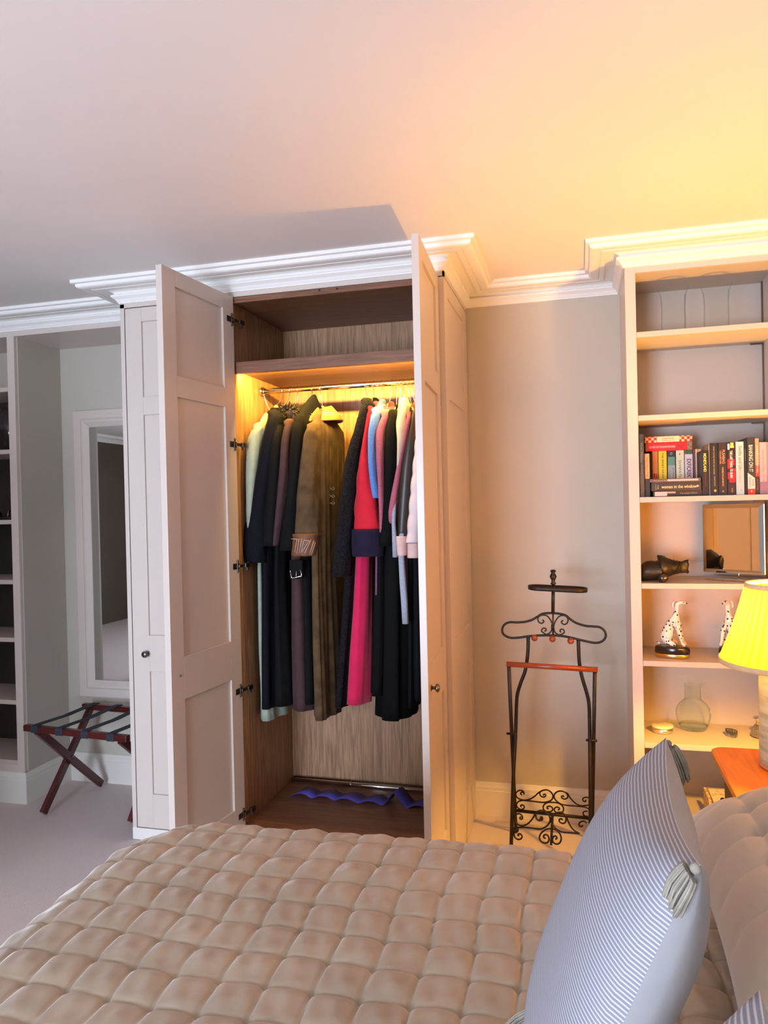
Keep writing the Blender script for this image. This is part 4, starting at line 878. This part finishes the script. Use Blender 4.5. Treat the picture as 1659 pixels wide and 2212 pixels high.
for j in range(25):
    a = PI*1.5 + (j-12)/12*PI*.9 + PI
    c, s = math.cos(a), math.sin(a)
    R.append([(N.x+.004+c*o*.78, YC-.01+s*o*1.15, N.z+z*1.3-.004-.012*(s < 0)*abs(s)) for o, z in ((.030, -.02), (.036, .010), (.044, .013), (.062, .000), (.092, -.022), (.104, -.036), (.101, -.040), (.060, -.016), (.040, -.004))])
b.rings(R); keep(b.build('collar', C_['tan'], None, label='broad tan leather collar'), t)
b = MB()
for rr, zz_ in ((.083, -.013), (.094, -.021)):
    b.tube([(N.x+.004+math.cos(a)*rr*.78, YC-.01+math.sin(a)*rr*1.15, N.z+zz_*1.3-.002-.012*(math.sin(a) < 0)*abs(math.sin(a))) for a in [PI*1.5+PI+(j-12)/12*PI*.86 for j in range(25)]], .0009, 6)
keep(b.build('stitching', M['cornice'], None), t)
b = MB()
for yy in (1054, 1070, 1085):
    for px in (704, 712, 720): b.tube([at(px, yy+2, 3.1)+Vector((.010, -.03, 0))+Vector((.007*math.cos(a), -.004, .005*math.sin(a))) for a in [2*PI*j/12 for j in range(12)]], .0016, 6, closed=True)
keep(b.build('frog_fastening', M['steel_dark'], None, label='row of braided frog fastenings'), t)
b = MB(); 
for xx, hh in ((-.02, .0), (.012, .002), (.036, -.001)):
    b.tube([(N.x+.045, YC+xx*3, N.z-.10), (N.x+.040+hh, YC+xx*3.3, N.z-.35), (N.x+.034, YC+xx*3.6, N.z-.60)], [.006, .009, .006], 8)
keep(b.build('fold', C_['suede'], None), t)
# right-hand group
coat('shaggy_coat', 'shaggy black wool coat leaning out into the gap in the row', C_['shag'], (795, 864), [(872, 776, 800), (895, 770, 792), (930, 762, 786), (965, 752, 779), (1020, 741, 770), (1100, 730, 763), (1180, 721, 757), (1246, 713, 750)],
     [(900, 774, 798), (1100, 745, 770), (1300, 735, 765), (1528, 717, 748)], seed=7, hook=791)
coat('red_coat', 'bright red coat with a deep navy velvet cuff and crimson skirt', C_['red'], (808, 868), [(885, 789, 803), (930, 784, 797), (975, 778, 795), (1020, 772, 800), (1070, 768, 808), (1120, 763, 816), (1150, 760, 820)],
     [(900, 793, 806), (1100, 766, 796), (1200, 762, 795), (1326, 754, 794), (1421, 747, 792), (1521, 742, 790)], seed=8, hook=808, bm_=C_['crimson'], collar=(C_['charcoal'], .030, .035, -.004),
     cuff=dict(rows=[(1143, 758, 823), (1150, 757, 824), (1175, 757, 825), (1198, 758, 824), (1202, 760, 822)], m=C_['cuffnavy'], label='deep navy velvet cuff'))
coat('wool_jacket', 'light blue wool jacket with a narrow sleeve ending high up', C_['blue'], (822, 874), [(892, 795, 820), (915, 794, 816), (950, 794, 811), (1000, 795, 812), (1040, 798, 815), (1076, 803, 820)],
     [(900, 806, 822), (1050, 800, 818), (1195, 796, 815)], 'jacket', seed=9, hook=826, hangc='white', collar=(C_['blue'], .032, .040, 0))
coat('tweed_coat', 'pink tweed coat with a burgundy collar, right of the blue jacket', C_['pink'], (840, 878), [(898, 819, 838), (930, 810, 830), (970, 811, 829), (1030, 815, 829), (1100, 818, 831), (1150, 819, 830)],
     [(910, 822, 840), (1100, 812, 830), (1200, 806, 822), (1285, 805, 822)], seed=10, hook=848, hangc='orange', bm_=C_['pink_shaded'], collar=(C_['burgundy'], .034, .038, 0))
coat('velvet_jacket', 'soft black velvet coat between the two pink tweed ones', C_['velvet'], (856, 886), [(898, 835, 853), (940, 829, 857), (1000, 829, 857), (1080, 827, 852), (1180, 812, 848)],
     [(920, 838, 860), (1200, 800, 838), (1400, 796, 836), (1502, 794, 832)], seed=11, hook=858, collar=(C_['charcoal'], .028, .040, 0))
coat('wool_jacket', 'cream wool jacket with a high pale neck', C_['cream'], (872, 866), [(872, 859, 880), (910, 854, 876), (950, 857, 874), (1000, 857, 868), (1045, 855, 862)],
     [(905, 866, 882), (1000, 868, 882), (1180, 862, 876)], 'jacket', seed=12, hook=872, hangc='wood', collar=(C_['cream'], .034, .040, 0))
coat('tweed_coat', 'pink tweed coat with a bell sleeve, in front of the cream jacket', C_['pink'], (889, 880), [(900, 873, 886), (950, 867, 879), (1000, 858, 871), (1060, 846, 862), (1100, 835, 857), (1131, 827, 853)],
     [(910, 880, 894), (1100, 872, 886), (1200, 868, 880), (1275, 868, 880)], seed=13, hook=882, bm_=C_['pink_shaded'], collar=(C_['burgundy'], .032, .036, 0))
coat('leather_coat', 'dark leather coat with a pale pink cuff at the right', C_['leather'], (898, 884), [(888, 886, 899), (925, 883, 898), (965, 874, 896), (1010, 865, 893), (1080, 858, 888), (1162, 855, 880)],
     [(910, 890, 906), (1200, 884, 910), (1400, 888, 914), (1512, 890, 916)], seed=14, hook=890, bm_=C_['navy'],
     cuff=dict(rows=[(1158, 853, 879), (1162, 853, 880), (1198, 857, 879), (1200, 858, 878)], m=C_['palepink'], label='pale pink cuff'))
t = coat('puffer_jacket', 'pale pink quilted puffer jacket tucked behind the right open door', C_['puffer'], (921, 890), None, [(950, 902, 925), (1100, 898, 925), (1180, 894, 925)], 'jacket', seed=15, hook=915)
R = []
for i in range(60):
    u = i/59; y = lerp(940, 1172, u); l = interp([(940, 897), (1000, 891), (1050, 886), (1172, 876)], y); puff = .004*abs(math.sin(u*PI*5.5))
    p, q = fp(l, y), fp(l+32, y); R.append(super_ring((p.x+q.x)/2, YFR+.015, .045+puff, (q.x-p.x)/2-.004+puff, p.z, e=.85))
keep(MB().rings(R).build('sleeve', C_['puffer']), t)
R = [super_ring((fp(878, y).x+fp(908, y).x)/2, YFR+.015, .040, .026+.001*(i % 2), fp(878, y).z, e=.85) for i, y in enumerate(range(1173, 1206, 4))]
keep(MB().rings(R).build('ribbed_cuff', C_['palepink']), t)
coat('evening_coat', 'long black coat hanging lowest of the right-hand group', C_['velvet'], (866, 890), None, [(930, 846, 872), (1200, 815, 872), (1400, 808, 876), (1556, 806, 878)], seed=16, hook=865, half=.15)
coat('evening_coat', 'long black coat just right of the lowest one', C_['black'], (893, 892), None, [(930, 880, 900), (1200, 874, 896), (1531, 876, 896)], seed=17, hook=900, half=.15)
# grey scarves
for lab, rows in (('pale blue-grey scarf end hanging low between the black coats', [(1195, 859, 871), (1260, 862, 876), (1300, 865, 879), (1348, 868, 881)]), ('pale grey scarf beside the pink cuff', [(1128, 845, 853), (1165, 846, 856), (1204, 847, 858)])):
    R = []
    for y, l, r in rows:
        p, q = at(l, y, 2.925), at(r, y, 2.925); R.append(super_ring((p.x+q.x)/2, 2.935, .012, (q.x-p.x)/2, p.z, e=.8, fold=.04))
    p, q = at(rows[0][1], rows[0][0], 2.925), at(rows[0][2], rows[0][0], 2.925); R.insert(0, super_ring((p.x+q.x)/2+.01, 2.96, .012, .012, p.z+.25, e=.8))
    tag(MB().rings(R).build('scarf', C_['grey']), lab, 'scarf')
# coat hangers
hm = {'wood': mat('pale_hanger_wood', S(214, 176, 118), .4), 'dark': mat('dark_hanger_wood', S(70, 34, 26), .3), 'white': mat('white_hanger', S(205, 200, 190), .35), 'orange': mat('orange_hanger_wood', S(214, 130, 40), .35)}
words = {'wood': 'pale wooden', 'dark': 'dark wooden', 'white': 'white', 'orange': 'orange wooden'}
for hx, N, hc, lab in HANG:
    hx = min(hx, XI1-.02)
    t = thing('coat_hanger', (words[hc]+' hanger holding the '+lab)[:110], 'coat hanger', (hx, YC, rail_z), 'coat hangers on the chrome rail')
    t['label'] = ' '.join(t['label'].split()[:16])
    r_ = .0185; pts = [(hx, YC+r_*math.sin(a), rail_z+r_*math.cos(a)-.004) for a in [-2.3+(PI+1.9)*j/14 for j in range(15)]]
    pts = [(hx, YC-r_*math.sin(a), rail_z+r_*math.cos(a)-.0042) for a in [-1.9+(PI+1.2)*j/14 for j in range(15)]]
    top = (N.x, YC, N.z+.012); mid = (lerp(hx, N.x, .35), YC-.004, lerp(rail_z-.03, N.z, .35))
    keep(MB().tube(crom(pts[:]+[mid, top, (N.x, YC, N.z-.01)], 2), .0016, 8).build('hook', M['chrome']), t)
    arm = [(N.x, YC+y, N.z+z-.016) for y, z in ((-.15, -.085), (-.10, -.045), (-.05, -.012), (-.015, .008), (0, .012), (.015, .008), (.05, -.012), (.10, -.045), (.15, -.085))]
    mb_ = MB().tube(crom(arm, 3), .010, 10); mb_.sphere((N.x, YC, N.z-.004), 1, 14, (.010, .024, .020)); keep(mb_.build('arms', hm[hc]), t)
# ------------------------------------------------------------------ bed and quilt
bed = thing('bed', 'double bed under the quilted velvet cover', 'bed', (-.1, .98, 0))
D_ = lambda mb, n, m, bv=0: keep(mb.build(n, m, None, bv), bed)
D_(MB().box(-.93, .80, .42, 1.60, .30, .60), 'mattress', M['cornice'], .05)
D_(MB().box(-.91, .80, .44, 1.58, .08, .30), 'bed_base', M['wall'], .01)
for x in (-.85, .74):
    for y in (.5, 1.52): D_(MB().tube([(x, y, .002), (x, y, .08)], .025, 12), 'leg', M['pine_dark'])
velvet = noisy('taupe_velvet', S(158, 144, 126), .09, 7, .42, bump=.15, bscale=60, bdist=.002); vb_ = bsdf(velvet)
vb_.inputs['Sheen Weight'].default_value = .8; vb_.inputs['Sheen Roughness'].default_value = .35; vb_.inputs['Sheen Tint'].default_value = (1, .93, .88, 1); vb_.inputs['Specular IOR Level'].default_value = .35
P_ = .0825; OX, OY = -.363-.0015, 1.303; ZT = .648
def hash2(i, j): 
    v = math.sin(i*127.1+j*311.7)*43758.5453; return v-math.floor(v)
def quilt_h(x, y):
    jx = .006*math.sin(y*9+1)+.003*math.sin(y*23); jy = .005*math.sin(x*7)+.003*math.sin(x*19+2)
    u = (x+jx-OX)/P_; v = (y+jy-OY)/P_
    fu, fv = abs(math.sin(PI*u)), abs(math.sin(PI*v)); i, j = math.floor(u), math.floor(v)
    du, dv = u-round(u), v-round(v); nd_ = math.hypot(du, dv)
    puff = .0075*(fu**.40)*(.62+.38*fv**.5) + .0030*fv**.5 - .0034*math.exp(-(du/.030)**2) - .0014*math.exp(-(dv/.03)**2)
    dimple = -.0055*math.exp(-(nd_/.11)**2)
    cell = (hash2(i, j)-.5)*.006*fu*fv
    wr = .0018*math.sin(u*PI*3.1+hash2(i, j)*6+v*2.2)*fu*fv + .0016*math.sin(v*PI*2.3+hash2(j, i)*7-u*1.7)*fu*fv
    return puff+dimple+cell+wr
bx0, bx1, by0, by1, RB, RC = -1.00, .78, .46, 1.64, .135, .13
def drape(s, t):
    qx, qy = min(max(s, bx0+RC), bx1), min(max(t, by0), by1-RC); dx, dy = s-qx, t-qy; e = math.hypot(dx, dy)
    lift = max(0, min(1, (t-1.35)/.3))*max(0, min(1, (s+.9)/.75))*.06
    if e > RC: qx += dx/e*RC; qy += dy/e*RC; dx, dy = s-qx, t-qy; e -= RC
    else: e = 0
    z = ZT+.010*math.sin(s*2.1+.5)*math.sin(t*2.7)
    if e < 1e-6: return Vector((s, t+lift, z)), Vector((0, 0, 1))
    ux, uy = dx/e, dy/e; a = min(e/RB, PI/2); over = max(0, e-RB*PI/2)
    h = RB*math.sin(a)+over*.06; return Vector((qx+ux*h, qy+uy*h+lift, z-RB*(1-math.cos(a))-over)), Vector((ux*math.sin(a), uy*math.sin(a), math.cos(a)))
NX, NY = 600, 500; P = []
s0, s1, t0, t1 = bx0-.58, bx1+.02, by0-.35, by1+.58
for i in range(NX):
    s = lerp(s0, s1, i/(NX-1)); row = []
    for j in range(NY):
        t = lerp(t0, t1, j/(NY-1)); p, n = drape(s, t); row.append(p+n*quilt_h(s, t))
    P.append(row)
o = MB().grid(P).build('quilt', velvet)
tag(o, 'taupe velvet bedspread quilted in small squares, spread over the bed', 'bedspread')

# pillows and cushions
def pad(A, Bc, D, T, front=True, pw=.42, n=60, pinch=.05, detail=None, side=1, bulge=0.0):
    """quilted or plain cushion half between corners A (top far), Bc (top near), D (bottom far)"""
    A, Bc, D = Vector(A), Vector(Bc), Vector(D); U = Bc-A; V = D-A; N = U.cross(V).normalized()
    if N.x > 0: N = -N
    N = N*side; bm = bmesh.new(); uvl = bm.loops.layers.uv.new('UVMap'); G = []; UVs = []
    for i in range(n+1):
        row = []; ur = []
        for j in range(n+1):
            u, v = i/n, j/n; cu, cv = 2*u-1, 2*v-1
            # seam bows inwards between the corners
            su = u + pinch*math.copysign(1, -cu)*abs(cu)**3*(1-cv*cv); sv = v + pinch*math.copysign(1, -cv)*abs(cv)**3*(1-cu*cu)
            th = T*((1-cu**2*abs(cu)**.6)**pw)*((1-cv**2*abs(cv)**.6)**pw)*(1-bulge*u*u*(3-2*u)*v)
            if detail: th += detail(u*U.length, v*V.length)*min(1, 3*(1-abs(cu)))*min(1, 3*(1-abs(cv)))
            row.append(bm.verts.new(A+U*su+V*sv+N*th))
        acc = [0]
        for a_, b_ in zip(row, row[1:]): acc.append(acc[-1]+(b_.co-a_.co).length)
        ur = [(i/n, q_/acc[-1]) for q_ in acc]
        G.append(row); UVs.append(ur)
    for i in range(n):
        for j in range(n):
            idx = ((i, j), (i+1, j), (i+1, j+1), (i, j+1))
            if side < 0: idx = idx[::-1]
            f = bm.faces.new([G[a][b_] for a, b_ in idx]); f.smooth = True
            for lp, (a, b_) in zip(f.loops, idx): lp[uvl].uv = UVs[a][b_]
    return bm
def pad_obj(name, bm, m, parent, label=None):
    bmesh.ops.recalc_face_normals(bm, faces=bm.faces)
    me = bpy.data.meshes.new(name); bm.to_mesh(me); bm.free(); me.materials.append(m)
    o = bpy.data.objects.new(name, me); COL.objects.link(o); keep(o, parent)
    if label: o['label'] = label
    return o
def tufts(u, v):
    a, c = u/.105, v/.105; du, dv = a-round(a), c-round(c)
    return .012*(abs(math.sin(PI*a))**.6*abs(math.sin(PI*c))**.6) - .020*math.exp(-(math.hypot(du, dv)/.13)**2)
pillow_m = noisy('beige_velvet', S(186, 170, 152), .04, 4, .6, bump=.12, bscale=70, bdist=.002); bsdf(pillow_m).inputs['Sheen Weight'].default_value = .4
def big_pillow(A, Bc, D, T, label):
    c = (Vector(Bc)+Vector(D))/2; t = thing('pillow', label, 'pillow', tuple(c))
    pad_obj('front', pad(A, Bc, D, T, n=180, pinch=.03, detail=tufts), pillow_m, t); pad_obj('back', pad(A, Bc, D, T*.7, n=30, pinch=.03, side=-1), pillow_m, t)
    return t
big_pillow((.72, 1.70, .86), (.72, 1.00, .86), (.19, 1.70, .735), .13, 'large buttoned beige pillow leaning against the wall, lit orange on its far side')
big_pillow((.72, .94, .88), (.72, .26, .88), (.21, .94, .735), .13, 'large buttoned pillow at the near side of the bed, in cool light')
# striped cushion
stripe = mat('blue_grey_ticking', (1, 1, 1), .85); tc_ = nd(stripe, 'ShaderNodeTexCoord'); sp_ = nd(stripe, 'ShaderNodeSeparateXYZ'); lk(stripe, tc_.outputs['UV'], sp_.inputs[0])
nn_ = nd(stripe, 'ShaderNodeTexNoise'); nn_.inputs['Scale'].default_value = 14; lk(stripe, tc_.outputs['UV'], nn_.inputs['Vector'])
ma = nd(stripe, 'ShaderNodeMath', operation='MULTIPLY_ADD'); ma.inputs[1].default_value = .0035; lk(stripe, nn_.outputs['Fac'], ma.inputs[0]); lk(stripe, sp_.outputs[1], ma.inputs[2])
mu = nd(stripe, 'ShaderNodeMath', operation='MULTIPLY'); mu.inputs[1].default_value = 2*PI*106; lk(stripe, ma.outputs[0], mu.inputs[0]); si = nd(stripe, 'ShaderNodeMath', operation='SINE'); lk(stripe, mu.outputs[0], si.inputs[0])
rp = nd(stripe, 'ShaderNodeValToRGB'); rp.color_ramp.elements[0].position = .45; rp.color_ramp.elements[0].color = (*S(126, 127, 138), 1); rp.color_ramp.elements[1].position = .95; rp.color_ramp.elements[1].color = (*S(186, 184, 190), 1)
hf = nd(stripe, 'ShaderNodeMath', operation='MULTIPLY_ADD'); hf.inputs[1].default_value = .5; hf.inputs[2].default_value = .5; lk(stripe, si.outputs[0], hf.inputs[0]); lk(stripe, hf.outputs[0], rp.inputs['Fac']); lk(stripe, rp.outputs[0], bsdf(stripe).inputs['Base Color'])
linen = noisy('pale_linen', S(158, 157, 160), .04, 9, .85, bump=.3, bscale=20, bdist=.006)
tassel_m = noisy('grey_yarn', S(150, 143, 130), .15, 60, .9)
def tassel(parent, p, d, ln, spread=.014, n=80, sd=1):
    rnd = random.Random(sd); p = Vector(p); d = Vector(d).normalized(); b = MB()
    b.sphere(p+d*.004, .0048, 12)
    for i in range(n):
        a = rnd.uniform(0, 2*PI); r = math.sqrt(rnd.random()); o1 = Vector((math.cos(a), math.sin(a), 0)).cross(d); o1 = o1.normalized()*r if o1.length > .01 else Vector((r, 0, 0))
        q = [p+d*.012+o1*.006, p+d*ln*.35+o1*spread*.75+Vector((0, 0, -.002)), p+d*ln*.75+o1*spread+Vector((0, 0, -.012)), p+d*ln*rnd.uniform(.92, 1.06)+o1*spread*.9+Vector((0, 0, -.022))]
        b.tube(crom(q, 2), .0011, 5)
    return keep(b.build('tassel', tassel_m), parent)
def cushion(A, Bc, D, T, label, tas):
    c = (Vector(Bc)+Vector(D))/2; t = thing('cushion', label, 'cushion', tuple(c), 'striped tasselled cushions')
    pad_obj('striped_front', pad(A, Bc, D, T, n=70, pw=.5, bulge=.65), stripe, t, 'blue and white striped front')
    pad_obj('plain_back', pad(A, Bc, D, T*.95, n=70, pw=.5, side=-1, detail=lambda u, v: .003*math.sin(u*38+v*9)*math.exp(-v*6)+.002*math.sin(v*30+u*12)), linen, t, 'plain pale linen back')
    A, Bc, D = Vector(A), Vector(Bc), Vector(D); Cc = Bc+D-A
    for p, d, ln, sd in tas: tassel(t, p, d, ln, sd=sd)
    return t
CA_, CB_, CD_ = (.112, 1.122, 1.111), (.090, .657, 1.147), (-.061, 1.122, .690)
cushion(CA_, CB_, CD_, .072, 'big blue and white striped cushion standing in front of the beige pillows',
        [((.113, 1.125, 1.105), (.45, .1, -.8), .040, 1), ((.090, .660, 1.144), (-.62, .10, -.40), .026, 2), ((-.063, 1.118, .694), (-.7, -.15, -.15), .06, 3)])
q = ray(1641, 2138); tt = .56/q.y; A2 = q*tt + Vector((0, 0, HC))
cushion(A2, A2+Vector((-.02, -.46, .02)), A2+Vector((-.17, 0, -.42)), .09, 'pale striped cushion whose tip pokes in at the bottom right corner', [(A2+Vector((-.02, -.455, .0)), (-.4, -.3, -.6), .07, 4)])

# ------------------------------------------------------------------ nightstand and lamp
ns = thing('nightstand', 'dark wooden nightstand with a glowing orange pine top beside the bed', 'nightstand', (.62, 2.43, 0))
Q = lambda mb, n, m, bv=0: keep(mb.build(n, m, None, bv), ns)
def rrect(x0, x1, y0, y1, r, n=8):
    out = []
    for cx, cy, a0 in ((x1-r, y1-r, 0), (x0+r, y1-r, PI/2), (x0+r, y0+r, PI), (x1-r, y0+r, 1.5*PI)):
        out += [(cx+r*math.cos(a0+PI/2*i/n), cy+r*math.sin(a0+PI/2*i/n)) for i in range(n+1)]
    return out
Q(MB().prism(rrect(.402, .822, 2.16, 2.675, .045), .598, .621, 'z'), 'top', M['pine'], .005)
Q(MB().box(.445, .82, 2.20, 2.64, .10, .598), 'body', M['pine_dark'], .003)
Q(MB().box(.437, .445, 2.215, 2.625, .575, .598).box(.440, .445, 2.2, 2.64, .556, .575), 'moulding', M['pine_dark'])
for z0, z1 in ((.42, .545), (.27, .405), (.12, .255)):
    d = Q(MB().box(.437, .4455, 2.225, 2.615, z0, z1), 'drawer', M['pine_dark'], .002)
    for yy in (2.32, 2.52):
        b = MB().lathe(KN, n=18); qm = Vector((-1, 0, 0)).to_track_quat('Z', 'Y').to_matrix().to_4x4(); qm.translation = (.437, yy, (z0+z1)/2+.01)
        for v in b.bm.verts: v.co = qm @ v.co
        o = b.build('knob', M['iron']); o.parent = d
for x in (.46, .80):
    for y in (2.22, 2.62): Q(MB().box(x-.018, x+.018, y-.018, y+.018, .002, .10), 'leg', M['pine_dark'])
LX, LY, LZ0 = .617, 2.50, .6215
lp_ = thing('table_lamp', 'lit table lamp with a yellow pleated shade and pale green column, on the nightstand', 'lamp', (LX, LY, LZ0))
cer = noisy('pale_green_stoneware', S(176, 186, 160), .1, 1, .5)
cer = mat('pale_green_stoneware', S(178, 188, 162), .5); add_noise(cer, S(150, 162, 136), S(206, 212, 188), 3, 5, (2, 2, 14), bump=.2, bscale=6, bdist=.002)
MB().lathe([(0, .004), (.090, .004), (.0955, .010), (.097, .03), (.0955, .15), (.0945, .28), (.0935, .318), (.088, .326), (0, .328)], n=64).build('column', cer, lp_)
MB().lathe([(0, 0), (.094, 0), (.098, .003), (.097, .010), (0, .010)], n=64).build('foot_ring', mat('copper_rim', S(206, 130, 100), .4), lp_)
sm = bpy.data.materials.new('pleated_silk'); sm.use_nodes = True; nt = sm.node_tree; nt.nodes.clear()
out = nt.nodes.new('ShaderNodeOutputMaterial'); mx = nt.nodes.new('ShaderNodeMixShader'); tr = nt.nodes.new('ShaderNodeBsdfTranslucent'); df = nt.nodes.new('ShaderNodeBsdfDiffuse')
df.inputs[0].default_value = (.95, .74, .18, 1); mx.inputs[0].default_value = .08
tc9 = nt.nodes.new('ShaderNodeTexCoord'); gr = nt.nodes.new('ShaderNodeTexGradient'); gr.gradient_type = 'RADIAL'; ml = nt.nodes.new('ShaderNodeMath'); ml.operation = 'MULTIPLY'; ml.inputs[1].default_value = 44
fr = nt.nodes.new('ShaderNodeMath'); fr.operation = 'FRACT'; r9 = nt.nodes.new('ShaderNodeValToRGB'); e9 = r9.color_ramp
nt.links.new(tc9.outputs['Object'], gr.inputs[0]); nt.links.new(gr.outputs['Fac'], ml.inputs[0]); nt.links.new(ml.outputs[0], fr.inputs[0]); nt.links.new(fr.outputs[0], r9.inputs[0]); nt.links.new(r9.outputs[0], tr.inputs[0])
e9.elements[0].position = 0; e9.elements[0].color = (.50, .22, .004, 1); e9.elements[1].position = 1; e9.elements[1].color = (.60, .30, .008, 1)
for p9, c9 in ((.12, (.52, .24, .005, 1)), (.3, (.97, .74, .035, 1)), (.75, (.95, .66, .025, 1))): e9.elements.new(p9).color = c9
nt.links.new(tr.outputs[0], mx.inputs[1]); nt.links.new(df.outputs[0], mx.inputs[2]); nt.links.new(mx.outputs[0], out.inputs[0])
NP = 44; Rr = []
for i in range(9):
    u = i/8; r = lerp(.127, .203, u)-.006*math.sin(PI*u); z = lerp(.560, .324, u)
    row = []
    for j in range(NP*6):
        ph = (j % 6)/6; off = .006*(1-ph)*(1 if ph > .05 else .2) * (.4+.6*u); a = 2*PI*j/(NP*6)
        row.append(((r+off)*math.cos(a), (r+off)*math.sin(a), z))
    Rr.append(row)
MB().rings(Rr, False, smooth=False).build('shade', sm, lp_)
trim = noisy('cream_trim', S(226, 196, 150), .05, 40, .8)
b = MB().lathe([(.1255, .552), (.1305, .552), (.1300, .566), (.1255, .567), (.1235, .558), (.1255, .552)], n=96); b.build('shade_trim', trim, lp_)
b = MB().lathe([(.2035, .316), (.2085, .318), (.2080, .333), (.2040, .334), (.2015, .325), (.2035, .316)], n=96); b.build('shade_trim', trim, lp_)
b = MB().tube([(0, 0, .328), (0, 0, .375)], .012, 16)
for a in (0, 2*PI/3, 4*PI/3): b.tube([(.012*math.cos(a), .012*math.sin(a), .36), (.125*math.cos(a), .125*math.sin(a), .556)], .0015, 6)
b.build('fitting', M['gold'], lp_)
pl = bpy.data.lights.new('bulb_light', 'POINT'); pl.energy = LAMP_POWER; pl.color = WARM; pl.shadow_soft_size = .032
o = bpy.data.objects.new('bulb_light', pl); COL.objects.link(o); o.parent = lp_; o.location = (0, 0, .445)
